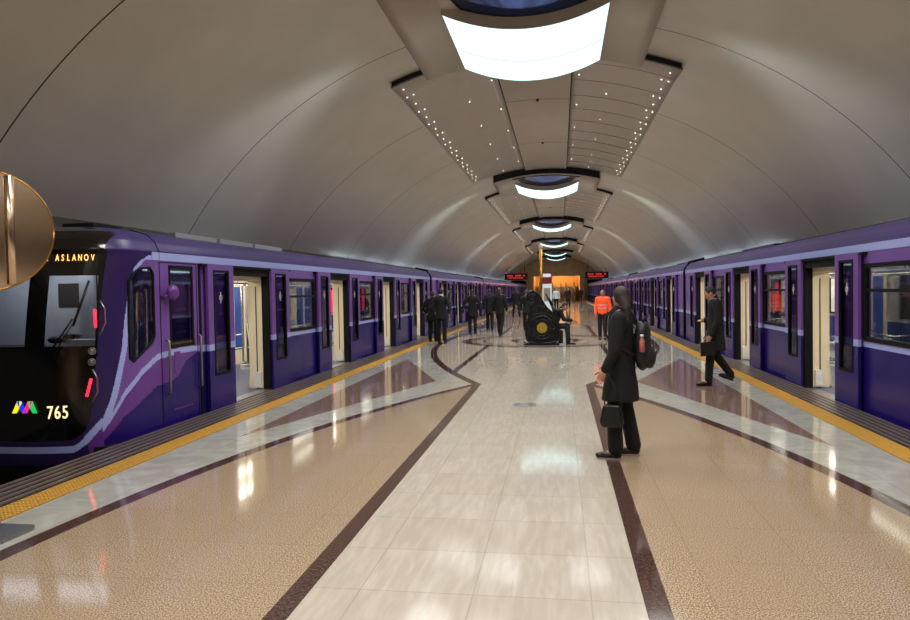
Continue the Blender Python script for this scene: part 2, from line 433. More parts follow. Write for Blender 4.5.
# ---------------------------------------------------------------- ceiling panels and lamps
names = ['nearest', 'second nearest', 'third', 'fourth', 'fifth', 'farthest']
S0 = [-4.0] + SLOTS
SB = [-21.5] + S0
for i, S in enumerate(S0[:-1]):
    nxt = S0[i+1]-4.0
    if i >= 5: break
    for sgn in (-1, 1):
        m = MB()
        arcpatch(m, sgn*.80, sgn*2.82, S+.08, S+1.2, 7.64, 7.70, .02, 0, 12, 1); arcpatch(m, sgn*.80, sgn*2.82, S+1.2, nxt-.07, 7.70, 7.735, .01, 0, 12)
        n = 6
        # solid dark plate: shade of the panel's open end put into colour
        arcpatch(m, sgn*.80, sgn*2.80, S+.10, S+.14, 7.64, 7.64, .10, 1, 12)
        # panel seams
        k = 0; y = S+.9
        while y < nxt-.5:
            if sgn > 0: arcpatch(m, .82, 2.78, y, y+.012, (7.64+.06*min(1, (y-S)/1.2)+.035*max(0, y-S-1.2)/(nxt-S))-.004, (7.64+.06*min(1, (y-S)/1.2)+.035*max(0, y-S-1.2)/(nxt-S))-.004, .01, 2, 8)
            y += 1.25
        # recessed spots
        y = S+.55; q = 0
        while y < nxt-.3:
            Rr = (7.64+.06*min(1, (y-S)/1.2)+.035*max(0, y-S-1.2)/(nxt-S))-.002
            for xx in ([2.66, 2.58][q % 2], [1.6, .95][(q//2) % 2] if q % 2 == 0 else 2.72):
                p = arcpt(sgn*xx, y, Rr)
                if S > 0: m.ring_tube([(p[0], p[1], p[2]-.005), (p[0], p[1], p[2]+.01)], .016, 6, 3)
            y += .62; q += 1
        o = obj('perforated_ceiling', m, ['perf', 'ductshade', 'joint', 'dot'])
        o['kind'] = 'thing'
        tag(o, 'beige perforated ceiling sheet with tiny spots, %s of the crest %s' % (('left', 'right')[sgn > 0], 'above the camera' if i == 0 else 'beyond the %s lamp' % names[i-1]), 'ceiling panel', 'perforated ceiling panels')
    m = MB(); Rm = 7.66
    arcpatch(m, -.775, .775, S+.05, nxt-.07, Rm, Rm, .04, 0, 8)
    y = S+3.6
    while y < nxt-1:
        arcpatch(m, -.775, .775, y, y+.012, Rm-.003, Rm-.003, .01, 1, 8)
        p = arcpt(0, y, Rm); m.ring_tube([(p[0], y, p[2]-.05), (p[0], y, p[2]+.01)], .035, 8, 1); y += 5.0
    for sgn in (-1, 1): arcpatch(m, sgn*.775, sgn*.80, S+.05, nxt-.07, Rm, Rm, .03, 1, 1)
    tag(obj('ceiling_strip', m, ['panel', 'joint']), 'smooth beige panel strip along the vault crest %s' % ('above the camera' if i == 0 else 'beyond the %s lamp' % names[i-1]), 'ceiling panel', 'crest strips')

def zlow(x): return 5.60 + .30*(x/1.27)**2
for i, S in enumerate(SLOTS):
    if i == 5: S = 98.2
    L = empty('ceiling_lamp', (XC, S-2.85, 5.9)); Rt = 7.47
    m = MB()
    arcpatch(m, -2.06, 2.06, S-4.0, S+.02, Rt, Rt, .30, 0, 24)
    o = obj('tray', m, 'panel', L, loc=(-XC, 2.85-S, -5.9))
    m = MB(); arcpatch(m, -2.03, 2.03, S-4.04, S-4.0, Rt+.02, Rt+.02, .25, 0, 24); obj('gap_shade_strip', m, 'ductshade', L, loc=(-XC, 2.85-S, -5.9))  # solid dark strip, shade of the gap at the tray front as colour
    ya, yb = 0., 2.68; split = 1.55
    n = 24; xs = [-1.27+2.54*k/n for k in range(n+1)]
    zc = lambda x: zlow(x)-5.9
    def strip(mb, y0, y1, up, mi):
        lo = [[(x, y0, zc(x)) for x in xs], [(x, y1, zc(x)) for x in xs]]
        hi = [[(x, y0, zc(x)+up) for x in xs], [(x, y1, zc(x)+up) for x in xs]]
        mb.grid(lo, mi); mb.grid(hi, mi); mb.grid([lo[0], hi[0]], mi, False); mb.grid([lo[1], hi[1]], mi, False)
        mb.grid([[lo[0][0], lo[1][0]], [hi[0][0], hi[1][0]]], mi, False); mb.grid([[lo[0][-1], lo[1][-1]], [hi[0][-1], hi[1][-1]]], mi, False)
    m = MB(); strip(m, ya+.03, split-.012, .05, 0); obj('diffuser', m, 'lamp', L)
    m = MB(); strip(m, split+.012, yb, .05, 0); obj('diffuser', m, 'lamp', L)
    m = MB(); strip(m, split-.012, split+.012, .05, 0); obj('seam', m, 'lampdim', L)
    # housing above the diffuser
    m = MB()
    for x0, x1 in zip(xs, xs[1:]):
        za, zb = zc(x0)+.052, zc(x1)+.052
        t0 = min(VZ+math.sqrt(7.47**2-x0*x0)-5.9+.02, 99); t1 = VZ+math.sqrt(7.47**2-x1*x1)-5.9+.02
        m.face([(x0, yb, za), (x1, yb, zb), (x1, yb, t1), (x0, yb, t0)])
    m.grid([[(x, ya, zc(x)+.052) for x in xs], [(x, yb, zc(x)+.052) for x in xs]])
    lo = [(x, ya, zc(x)-.01) for x in xs]; hi = [(x, ya, zc(x)+.19) for x in xs]
    lo2 = [(x, ya+.03, zc(x)-.01) for x in xs]; hi2 = [(x, ya+.03, zc(x)+.19) for x in xs]
    m.grid([lo, hi], 0, False); m.grid([lo2, hi2], 0, False); m.grid([lo, lo2], 0, False); m.grid([hi, hi2], 0, False)
    for sx in (-1, 1):
        zt = VZ+math.sqrt(7.47**2-1.27**2)-5.9
        m.prism([(ya, -.01), (yb, -.01), (yb, zt+.02), (ya, zt+.02)], 'x', sx*1.27, sx*1.285)
    obj('housing', m, 'panel', L)
    # blue mirror recess sloping up from the lamp to the tray
    m = MB(); rows = []
    for q in range(9):
        f = q/8.; hw = .98+(1.30-.98)*f; rw = []
        for k in range(n+1):
            s_ = -1+2*k/n; x = s_*hw
            z0 = zc(x)+.18; z1 = VZ+math.sqrt(7.47**2-x*x)-5.9-.012
            rw.append((x, ya-.92*f, z0*(1-f)+z1*f))
        rows.append(rw)
    m.grid(rows); obj('mirror_panel', m, 'bluemir', L)
    m = MB()
    m.ring_tube([rows[a][0] for a in range(9)], .022, 6); m.ring_tube([rows[a][-1] for a in range(9)], .022, 6)
    m.ring_tube(rows[-1][::2], .022, 6); m.ring_tube(rows[0][::2], .016, 6); obj('mirror_frame', m, 'black', L)
    for e in (0, -1):
        m = MB(); sx = -1 if e == 0 else 1; zt = VZ+math.sqrt(7.47**2-1.3**2)-5.9
        m.grid([[rows[a][e] for a in range(9)], [(sx*1.285, ya-.92*a/8, zt) for a in range(9)]], 0, False)
        obj('cheek', m, 'panel', L)
    tag(L, 'glowing bowed white lamp in a dropped beige tray, %s along the vault crest' % names[i], 'lamp', 'ceiling lamps on the crest')

# light of the recessed spots in the perforated panels
for i, S in enumerate(SB[:-1]):
    nxt = SB[i+1]-4.0
    if i >= 6: break
    for sgn in (-1, 1):
        for xx in (1.2, 2.45):
            for q in range(4):
                y = S+.9+(nxt-S-1.5)*q/3
                if y < YB+1: continue
                p = arcpt(sgn*xx, y, 7.5)
                ld = bpy.data.lights.new('recessed spot', 'SPOT'); ld.energy = SPOT; ld.spot_size = R_(150); ld.spot_blend = 1; ld.color = (1, .985, .95); ld.shadow_soft_size = .55
                lo = bpy.data.objects.new('recessed spot', ld); COL.objects.link(lo); lo.location = p
for S in [-4.0] + SLOTS[:5]:  # added cool spots that brighten the vault sides like lamp spill
    for sgn in (-1, 1):
        ld = bpy.data.lights.new('added spill spot', 'SPOT'); ld.energy = SPILL*(.35 if S < 0 else .6 if S < 20 else 1.); ld.spot_size = R_(66); ld.spot_blend = 1; ld.color = (.80, .93, 1.0); ld.shadow_soft_size = .25
        lo = bpy.data.objects.new('added spill spot', ld); COL.objects.link(lo); lo.location = (XC+sgn*1.9, S-1.5, 5.55)
        lo.rotation_euler = (Vector((XC+sgn*6.4, S-1.0, 3.2)) - Vector(lo.location)).to_track_quat('-Z', 'Y').to_euler()
# cornice light tubes behind the trains
tubem = mat('cornice tube', (240, 250, 255), .4, emit=(205, 232, 255), strength=CORNICE)
for sgn in (-1, 1):
    m = MB()
    for y in [22, 26, 30, 34, 38, 42, 46, 50, 54, 58, 62, 66, 70, 74, 78, 82, 86, 90, 94, 98]:
        x = XC+sgn*6.36; m.ring_tube([(x, y-1.5, 2.60), (x, y+1.5, 2.60)], .035, 8)
        m.box(x-.08, x+.08, y-1.55, y+1.55, 2.53, 2.545, 1); m.box(x+sgn*.08, x+sgn*.3, y-.05, y+.05, 2.53, 2.545, 1)
    m.box(XC+sgn*6.5, XC+sgn*6.62, YB, YEND, 2.53, 2.76, 1)
    struct(obj('trim_cornice_light', m, [tubem, 'wall']))
for y, e in ((YEND+5, 300),):
    ld = bpy.data.lights.new('hall lamp', 'POINT'); ld.energy = e; ld.color = (1, .70, .36); ld.shadow_soft_size = .4
    lo = bpy.data.objects.new('hall lamp', ld); COL.objects.link(lo); lo.location = (XC, y, 4.8)

# ---------------------------------------------------------------- trains
CW = 2.7                                    # car width
OPW, SP = 1.30, 4.40                        # door opening, spacing
ROOF = [(0, 2.06), (.0, 2.17), (.05, 2.28), (.16, 2.38), (.38, 2.44), (.8, 2.48), (1.35, 2.50)]
ROOFF = ROOF + [(CW-a, b) for a, b in ROOF[-2::-1]]
def side_wall(sg, L, doors, wins, zs_extra=(), y_start=0.):
    """platform side as thick wall cells with openings"""
    ysb = sorted(set([y_start, L] + [v for d in doors for v in (d, d+OPW)] + [v for w_ in wins for v in (w_[0], w_[1])]))
    zb = [-.22, .0, .84, .93, .95, 1.87, 1.93, 2.06]
    m = MB()
    for y0, y1 in zip(ysb, ysb[1:]):
        for z0, z1 in zip(zb, zb[1:]):
            yc, zc_ = (y0+y1)/2, (z0+z1)/2
            if any(d < yc < d+OPW for d in doors) and 0 < zc_ < 1.93: continue
            if any(w_[0] < yc < w_[1] for w_ in wins) and .95 < zc_ < 1.87: continue
            mi = 0 if zc_ > .93 else (1 if zc_ > .84 else 2)
            m.box(0, sg*.07, y0, y1, z0, z1, mi)
    return m
def door_parts(car, sg, y, tmpl):
    for k, (a, b) in enumerate(((-.80, -.04), (OPW+.04, OPW+.80))):
        if tmpl.get(k) is None:
            W = b-a; m = MB(); x0, x1 = -sg*.075, -sg*.035
            wy0, wy1 = .17, W-.17; wz0, wz1 = .50, 1.95
            def cell(ya, yb, za, zb2):
                for z0, z1, mi in ((-.02, .84, 2), (.84, .93, 1), (.93, 2.05, 0)):
                    p, q = max(za, z0), min(zb2, z1)
                    if q > p: m.box(x0, x1, ya, yb, p, q, mi)
            cell(0, wy0, -.02, 2.05); cell(wy1, W, -.02, 2.05); cell(wy0, wy1, -.02, wz0); cell(wy0, wy1, wz1, 2.05)
            leaf = obj('door_leaf', m, ['purple', 'lilac', 'blue'])
            m = MB(); fr = .022
            for ya, yb, za, zb2 in ((wy0-fr, wy0+.01, wz0-fr, wz1+fr), (wy1-.01, wy1+fr, wz0-fr, wz1+fr), (wy0, wy1, wz0-fr, wz0+.01), (wy0, wy1, wz1-.01, wz1+fr)):
                m.box(-sg*.082, -sg*.03, ya, yb, za, zb2)
            obj('pane_frame', m, 'rubber', leaf)
            m = MB().box(-sg*.058, -sg*.052, wy0, wy1, wz0, wz1); obj('window_pane', m, 'glassd', leaf)
            m = MB()
            m.ring_tube([(-sg*.064, W/2+.04*math.cos(t_), 1.58+.04*math.sin(t_)) for t_ in [2*math.pi*q/10 for q in range(11)]], .004, 5)
            m.box(-sg*.066, -sg*.060, W/2-.006, W/2+.006, 1.50, 1.66); obj('sticker', m, 'white', leaf)
            tmpl[k] = leaf; leaf.parent = car; leaf.location = (0, y+a, 0)
        else:
            c = copy_tree(tmpl[k], car); c.location = (0, y+a, 0)
    # surround + vestibule screens
    if tmpl.get('s') is None:
        m = MB()
        for y0, y1 in ((-.035, .008), (OPW-.008, OPW+.035)): m.box(-sg*.03, sg*.09, y0, y1, 0, 1.95)
        m.box(-sg*.02, sg*.10, -.035, OPW+.035, 1.91, 2.02); m.box(-sg*.06, sg*.02, -.9, OPW+.9, 2.02, 2.055)
        s0 = obj('door_surround', m, 'rubber')
        m = MB(); m.box(-sg*.06, sg*.14, -.0, OPW, -.02, .012); obj('sill', m, 'steel', s0)
        s1 = []
        for e, y0 in ((0, -.03), (1, OPW+.002)):
            m = MB(); m.box(sg*.09, sg*.34, y0, y0+.03, .02, 1.9); sc_ = obj('door_screen', m, 'cream')
            yy = y0+.03 if e == 0 else y0
            sd = 1 if e == 0 else -1
            m = MB(); m.box(sg*.19, sg*.208, yy-.0, yy+sd*.004, .30, 1.75); obj('screen_slit', m, 'creamd', sc_)
            m = MB(); m.box(sg*.12, sg*.23, yy, yy+sd*.05, .05, .30); obj('step_lamp_box', m, 'white', sc_)
            m = MB(); m.ring_tube([(sg*.36, yy+sd*.03, .45), (sg*.42, yy+sd*.06, .50), (sg*.42, yy+sd*.06, 1.75), (sg*.36, yy+sd*.02, 1.80)], .016, 8)
            m.ring_tube([(sg*.42, yy+sd*.06, .95), (sg*.75, yy+sd*.10, .90), (sg*.98, yy+sd*.06, .92)], .014, 8)
            m.ring_tube([(sg*.42, yy+sd*.06, .72), (sg*.75, yy+sd*.10, .67), (sg*.98, yy+sd*.06, .70)], .014, 8)
            obj('grab_rail', m, 'chrome', sc_)
            s1.append(sc_)
        m = MB(); m.box(sg*.09, sg*.34, 0, OPW, 1.84, 1.92); s1.append(obj('door_header', m, 'cream'))
        tmpl['s'] = [s0]+s1
        for o in tmpl['s']: o.parent = car; o.location = (0, y, 0)
    else:
        for o in tmpl['s']:
            c = copy_tree(o, car); c.location = (0, y, 0)
def interior(car, sg, L, doors, y0=0.05):
    m = MB().box(sg*.14, sg*2.6, y0, L-.05, -.04, .012); obj('car_floor', m, 'carfloor', car)
    m = MB().box(sg*.08, sg*2.6, y0, L-.05, 2.10, 2.12); obj('car_ceiling', m, 'cream', car)
    m = MB(); m.box(sg*.95, sg*1.12, y0+.1, L-.2, 2.07, 2.098); m.box(sg*1.62, sg*1.79, y0+.1, L-.2, 2.07, 2.098); obj('light_strip', m, 'carlight', car)
    # far wall with windows
    m = MB(); m.box(sg*2.56, sg*2.66, y0, L-.05, -.2, .95); m.box(sg*2.56, sg*2.66, y0, L-.05, 1.8, 2.06)
    px = [y0] + sorted([v for d in doors for v in (d-.05, d+OPW+.05)]) + [L-.05]
    for a, b in zip(px[1::2], px[2::2]): pass
    edges = []
    for d in doors: edges += [(d-.35, d-.0), (d+OPW, d+OPW+.35)]
    for a, b in edges: m.box(sg*2.56, sg*2.66, a, b, .95, 1.8)
    m.box(sg*2.56, sg*2.66, y0, y0+.3, .95, 1.8); m.box(sg*2.56, sg*2.66, L-.35, L-.05, .95, 1.8)
    obj('far_wall', m, 'farwall', car)
    m = MB(); m.box(sg*2.60, sg*2.61, y0, L-.05, .95, 1.8); obj('far_window', m, 'blackgloss', car)
    for d in doors:
        m = MB(); m.box(sg*2.50, sg*2.56, d, d+OPW, .01, 1.95)
        o = obj('far_door', m, 'cream', car)
        for a in (.12, .74):
            m = MB(); m.box(sg*2.49, sg*2.50, d+a, d+a+.44, .35, 1.8); obj('far_door_pane', m, 'wallblue', o)
        m = MB(); m.ring_tube([(sg*1.35, d+OPW/2, .01), (sg*1.35, d+OPW/2, 2.02)], .018, 8); obj('pole', m, 'chrome', car)
    segs = []
    ed = [y0+.2] + sorted([v for d in doors for v in (d-.12, d+OPW+.12)]) + [L-.3]
    for a, b in zip(ed[::2], ed[1::2]):
        if b-a < 1.0: continue
        segs.append((a, b))
        for wa, wb, bk in ((2.06, 2.54, 1), (.10, .56, -1)):      # far row and near row with its back to the window
            m = MB(); m.box(sg*wa, sg*wb, a, b, .33, .38, 0)
            xb0, xb1 = (wb-.05, wb) if bk > 0 else (wa, wa+.05)
            n = max(1, int((b-a)/.48)); wd = (b-a)/n
            m.box(sg*(wa+.1), sg*(wb-.1), a+.1, b-.1, .01, .33, 0)
            for q in range(n+1):
                yy = a+q*wd; yy = min(max(yy, a+.01), b-.01)
                m.ring_tube([(sg*(wa if bk > 0 else wb), yy, .40), (sg*xb0 if bk > 0 else sg*xb1, yy, .42), (sg*xb1 if bk > 0 else sg*xb0, yy, .98 if bk < 0 else .93)], .017, 6, 0)
            fr = obj('seat_bench', m, 'white', car)
            m = MB()
            for q in range(n):
                m.box(sg*(wa+.03), sg*(wb-.03), a+q*wd+.03, a+(q+1)*wd-.03, .38, .43)
                m.box(sg*(xb0-.03), sg*(xb1-.01), a+q*wd+.03, a+(q+1)*wd-.03, .46, .96 if bk < 0 else .90)
            obj('seat_cushion', m, 'seatblue', fr)
        yy = (a+b)/2
        m = MB(); m.box(sg*2.50, sg*2.56, yy-.55, yy-.05, 1.0, 1.78); obj('light_panel', m, 'white', car)
        m = MB(); m.box(sg*2.48, sg*2.50, yy+.22, yy+.42, .98, 1.72); obj('red_display', m, 'redscreen', car)
    m = MB()
    for wx in (.75, 1.95):
        m.ring_tube([(sg*wx, y0+.5, 1.82), (sg*wx, L-.6, 1.82)], .015, 8)
        for d in doors: m.ring_tube([(sg*wx, d-.2, 1.82), (sg*wx, d-.2, 2.03)], .012, 6)
    obj('ceiling_handrail', m, 'chrome', car)
def window_parts(car, sg, wins, tm):
    for a, b in wins:
        if tm.get(round(b-a, 2)) is None:
            m = MB(); fr = .035; W = b-a
            for ya, yb, za, zb in ((-fr, .02, .95-fr, 1.87+fr), (W-.02, W+fr, .95-fr, 1.87+fr), (0, W, .95-fr, .97), (0, W, 1.85, 1.87+fr), (0, W, 1.545, 1.585)):
                m.box(-sg*.012, sg*.04, ya, yb, za, zb)
            f = obj('window_frame', m, 'rubber', car); f.location = (0, a, 0)
            m = MB().box(sg*.012, sg*.018, 0, W, .95, 1.87); obj('window_pane', m, 'glasst', f)
            tm[round(b-a, 2)] = f
        else:
            c = copy_tree(tm[round(b-a, 2)], car); c.location = (0, a, 0)
def roof_mesh(sg, y0, y1):
    m = MB(); m.grid([[(sg*a, y, b) for a, b in ROOFF] for y in (y0, y1)])
    m.face([(sg*a, y1, b) for a, b in ROOFF]); 
    return m
def outer_parts(car, sg, y0, L):
    m = roof_mesh(sg, y0, L); obj('roof', m, 'roof', car)
    m = MB().box(-sg*.006, sg*.01, y0, L, 2.06, 2.16); obj('roof_stripe', m, 'lilac', car)
    m = MB().box(sg*(CW-.04), sg*CW, y0, L, -.22, 2.06); obj('outer_side', m, 'blue', car)
    m = MB(); m.box(sg*.04, sg*(CW-.04), y0, L, -.22, -.05); obj('underframe', m, 'black', car)
    for ya in (2.6, L-2.6):
        m = MB(); m.box(sg*.35, sg*2.35, ya-1.1, ya+1.1, -.85, -.25, 0)
        for dy in (-.95, .95):
            for wx in (.55, 2.07): m.ring_tube([(sg*wx, ya+dy, -.83), (sg*(wx+.13), ya+dy, -.83)], .39, 20, 1)
        obj('bogie', m, ['black', 'steel'], car)
def mid_car(sg, x, y0, L=18.2, zoff=0.):
    car = empty('metro_car', (x, y0, zoff))
    doors = [1.85+SP*k for k in range(4)]
    wins = [(doors[k]+OPW+.83, doors[k]+SP-.83) for k in range(3)]
    wins = [(a, b) for a, b in wins]
    m = side_wall(sg, L, doors, wins); obj('body_side', m, ['purple', 'lilac', 'blue'], car)
    outer_parts(car, sg, 0, L)
    m = MB(); m.box(sg*.0, sg*.55, 0, .05, -.2, 2.06); m.box(sg*2.15, sg*CW, 0, .05, -.2, 2.06); m.box(sg*.0, sg*.55, L-.05, L, -.2, 2.06); m.box(sg*2.15, sg*CW, L-.05, L, -.2, 2.06)
    obj('end_wall', m, 'cornerp', car)
    m = MB(); m.box(sg*.5, sg*2.2, L, L+.39, 0, 2.2); m.ring_tube([(-sg*.0, L+.2, .2), (-sg*.0, L+.2, 2.1), (sg*.15, L+.2, 2.42), (sg*.6, L+.2, 2.52)], .04, 8)
    obj('gangway_bellows', m, 'rubber', car)
    t = {}
    for d in doors: door_parts(car, sg, d, t)
    window_parts(car, sg, wins, {})
    interior(car, sg, L, doors)
    for ya in (3.2, 11.8):
        m = MB(); m.box(sg*.75, sg*1.9, ya, ya+2.6, 2.48, 2.56); obj('roof_vent', m, 'roof', car)
    return car
carL = mid_car(-1, XL, 26.3)
tag(carL, 'purple metro car directly behind the leading cab car on the left track', 'metro car')
left_names = ['third metro car of the left train, beyond the walkers', 'fourth metro car of the left train, deep in the station', 'last visible metro car of the left train, by the end wall']
for k, nm in enumerate(left_names):
    c = copy_tree(carL); c.location = (XL, 26.3+18.6*(k+1), 0); c['label'] = nm
carR = mid_car(1, XR, 4.1, zoff=-.03)
tag(carR, 'nearest purple metro car on the right track, cut by the picture edge', 'metro car')
right_names = ['second metro car of the right train, starting left of the man in the overcoat', 'third metro car of the right train, beyond the worker in orange', 'fourth metro car of the right train, deep in the station', 'last visible metro car of the right train, by the end wall']
for k, nm in enumerate(right_names):
    c = copy_tree(carR); c.location = (XR, 4.1+18.6*(k+1), -.03); c['label'] = nm

# ---- leading car with the cab (left track). local y = world Y - 6.7
HY = 6.70
head = empty('metro_cab_car', (XL, HY, 0))
tag(head, 'purple and black leading metro car with lit destination sign and number 765', 'metro car')
sg = -1; HL = 19.2
hd = [9.75-HY+SP*k for k in range(4)]; hd = [d+(.02*k) for k, d in enumerate(hd)]
hw = [(hd[k]+OPW+.83, hd[k]+SP-.83) for k in range(3)]
CS = 8.86-HY                                   # cab / saloon boundary
m = side_wall(sg, HL, hd, hw, y_start=CS); obj('body_side', m, ['purple', 'lilac', 'blue'], head)
outer_parts(head, sg, CS-.06 if False else 1.05, HL)
bpy.data.objects.remove([c for c in head.children if c.name.startswith('roof_stripe')][0])
m = MB().box(-sg*.006, sg*.01, 1.05, HL, 2.06, 2.16); obj('roof_stripe', m, 'lilac', head)
t = {}
for d in hd: door_parts(head, sg, d, t)
window_parts(head, sg, hw, {})
interior(head, sg, HL, hd, y0=CS+.08)
m = MB(); m.box(sg*.03, sg*2.66, CS, CS+.06, -.05, 2.05); obj('cab_partition', m, 'farwall', head)
m = MB(); m.box(sg*.0, sg*.55, HL-.05, HL, -.2, 2.06); m.box(sg*.5, sg*2.2, HL, HL+.39, 0, 2.2); m.ring_tube([(0, HL+.2, .2), (0, HL+.2, 2.1), (sg*.15, HL+.2, 2.42), (sg*.6, HL+.2, 2.52)], .04, 8); obj('gangway_bellows', m, 'rubber', head)
# nose surface
YS = 7.75-HY
def Dz(z):
    z = min(z, 2.1); return 1.04 - .22*max(0, (z-.4)/1.7)**1.6 - .10*max(0, (.25-z)/.5)**2
def nose(t, z, inset):
    n_ = 3.2; cw, cs = math.cos(t), math.sin(t)
    hw_ = 1.35-inset; D = Dz(z)-inset*.9
    wx = 1.35 - hw_*math.copysign(abs(cw)**(2/n_), cw); yy = YS - D*abs(cs)**(2/n_)
    return wx, yy
YO = [(-.3, 6.8), (.10, 6.93), (.14, 6.955), (.48, 7.07), (1.02, 7.21), (1.35, 7.26), (1.69, 7.33), (1.95, 7.42), (2.04, 7.52), (2.10, 7.66), (2.16, 7.9)]
ZB = [(7.0, .20), (7.05, .27), (7.23, .55), (7.49, .76), (7.82, .91), (8.11, .935), (8.45, .95), (8.9, .935)]
BB = [(7.0, .0), (7.2, .24), (7.47, .38), (7.8, .52), (8.09, .53), (8.28, .59), (8.46, .76), (8.74, .85), (8.9, .85)]
WM = [(-.3, .34), (.1, .32), (.3, .26), (1.0, .21), (1.6, .20), (2.35, .16)]
SW = [(7.335, 1.80), (7.42, 1.90), (7.50, 1.95), (7.70, 1.965), (7.76, 1.90), (7.76, 1.14), (7.71, 1.06), (7.36, .86), (7.31, .90), (7.31, 1.3)]
def inpoly(P, x, y):
    c = False
    for (a, b), (d, e) in zip(P, P[1:]+P[:1]):
        if (b > y) != (e > y) and x < (d-a)*(y-b)/(e-b)+a: c = not c
    return c
def classify(wx, Y, z):
    """returns (bucket, material index)"""
    if z > 2.16 and Y > 7.0 and wx < .7 and wx > -1 and not (wx > interp(WM, z)+.02 and Y < 7.35): return 'paint', 5
    wm = wx if wx < 1.35 else CW-wx
    front = wm > interp(WM, z)
    zt = -.02 + 2.2*max(0, .45-wm)**1.6
    if wm > .12 and Y < 7.6:
        if z > 2.30: return ('mask', 0) if (Y < 7.33) else ('paint', 5)
        if front:
            if z < zt-.075: return 'paint', 3
            if z < zt: return 'paint', 1
            if z < zt+.07: return 'paint', 3
            if 1.08 < z < 1.86 and (.23 < wm < .70): return ('glass' if wx < 1.35 else 'glass3'), 0
            if 1.08 < z < 1.86 and (.93 < wm): return 'glass2', 0
            return 'mask', 0
    if inpoly(SW, Y, z): 
        return ('sidewin' if wx < 1.35 else 'sidewin2'), 0
    yo = interp(YO, z)
    if wm > .18 and z < zt+.02: return 'paint', (1 if zt-.085 < z else 4 if wm < .3 else 3)
    if Y < yo: return 'paint', 3
    if Y < yo+.065: return 'paint', 1
    zb = interp(ZB, Y)
    if z > 2.06: return 'paint', (1 if z < 2.16 else 5)
    if z > zb: return 'paint', 0
    if z > zb-.075: return 'paint', 1
    if z > interp(BB, Y): return 'paint', 4
    return 'paint', 2
zr = [(-.24+2.30*i/176, 0) for i in range(177)]
_rp = [(.0, 2.06), (.0, 2.10), (.0, 2.17), (.02, 2.22), (.05, 2.28), (.10, 2.33), (.16, 2.38), (.26, 2.41), (.38, 2.44), (.58, 2.465), (.8, 2.48), (1.1, 2.49), (1.33, 2.50)]
for (a, b), (c, d) in zip(_rp, _rp[1:]):
    n_ = max(2, int(math.hypot(c-a, d-b)/.013))
    for q in range(1, n_+1): zr.append((b+(d-b)*q/n_, a+(c-a)*q/n_))
cols = [('s', HY+CS - (HY+CS-7.75)*i/84) for i in range(84)] + [('t', tt) for tt in [math.pi*i/300 for i in range(301)]] + [('f', 7.75 + i*.1) for i in range(1, 4)]
P = []
for z, ins in zr:
    row = []
    for k, v in cols:
        if k == 's': wx, Y = ins, v
        elif k == 'f': wx, Y = CW-ins, v
        else:
            wx, yy = nose(v, z, ins); Y = yy+HY
        row.append((wx, Y, z))
    P.append(row)
bk = {'paint': MB(), 'mask': MB(), 'glass': MB(), 'glass2': MB(), 'glass3': MB(), 'sidewin': MB(), 'sidewin2': MB(), 'doorwin': MB()}
idx = {k: {} for k in bk}
def vid(k, i, j):
    d = idx[k]
    if (i, j) not in d:
        wx, Y, z = P[i][j]; d[(i, j)] = len(bk[k].v); bk[k].v.append((-wx, Y-HY, z))
    return d[(i, j)]
for i in range(len(P)-1):
    for j in range(len(cols)-1):
        c = [P[i][j], P[i][j+1], P[i+1][j+1], P[i+1][j]]
        wx = sum(p[0] for p in c)/4; Y = sum(p[1] for p in c)/4; z = sum(p[2] for p in c)/4
        k, mi = classify(wx, Y, z)
        if inpoly([(8.12, .99), (8.66, .97), (8.66, 1.98), (8.12, 1.98)], Y, z) and wx < .01: k, mi = 'doorwin', 0
        q = (vid(k, i, j), vid(k, i, j+1), vid(k, i+1, j+1), vid(k, i+1, j))
        bk[k].f.append(q); bk[k].m.append(mi); bk[k].sm.append(True)
obj('cab_shell', bk['paint'], ['purple', 'lilac', 'blue', 'cornerp', 'midpurple', 'roof'], head)
obj('front_mask', bk['mask'], 'blackgloss', head)
for k_ in ('glass', 'glass2', 'glass3'): obj('windscreen', bk[k_], 'glassf', head)
obj('cab_door_glass', bk['doorwin'], 'glassc', head)
obj('cab_side_glass', bk['sidewin'], 'glassc', head); obj('cab_side_glass', bk['sidewin2'], 'glassc', head)
# underside and cab interior
m = MB(); m.box(-.05, -CW+.05, .25, 2.2, -.20, -.05); obj('cab_floor', m, 'black', head)
m = MB(); m.box(-.25, -2.45, 1.35, 1.40, .4, 2.0, 0)
for x in (.45, .62, .95, 1.3, 1.75): m.box(-x, -x-.012, 1.335, 1.35, .9, 1.95, 1)
m.box(-.30, -.34, 1.1, 1.35, .9, 1.95, 0); m.box(-.82, -.95, 1.0, 1.1, .9, 1.95, 0)
m.box(-.46, -.60, 1.30, 1.35, 1.55, 1.85, 1); m.box(-1.0, -1.5, 1.28, 1.35, 1.15, 1.9, 0); m.box(-1.05, -1.45, 1.27, 1.28, 1.5, 1.8, 1)
for q in range(4): m.box(-.66-.05*q, -.69-.05*q, 1.33, 1.35, 1.2, 1.28, 1)
obj('cab_back_panel', m, ['white', 'creamd'], head)
m = MB(); m.box(-.22, -2.48, .42, .75, .92, 1.06, 0); m.box(-.35, -.75, .50, .70, 1.06, 1.13, 1)
m.ring_tube([(-.62, 1.33, 1.70), (-.62, 1.15, 1.66), (-.58, 1.1, 1.58)], .018, 6, 2); m.ball((-.60, 1.08, 1.56), (.05, .03, .04), 8, 6, 2)
m.ball((-.80, .40, 1.14), (.10, .08, .045), 10, 6, 2)
obj('control_desk', m, ['black', 'white', 'creamd'], head)
m = MB(); m.box(-.4, -2.3, .7, 1.1, 2.0, 2.03); obj('cab_lamp', m, mat('cab lamp', (255, 250, 240), .4, emit=(235, 240, 255), strength=1.2), head)
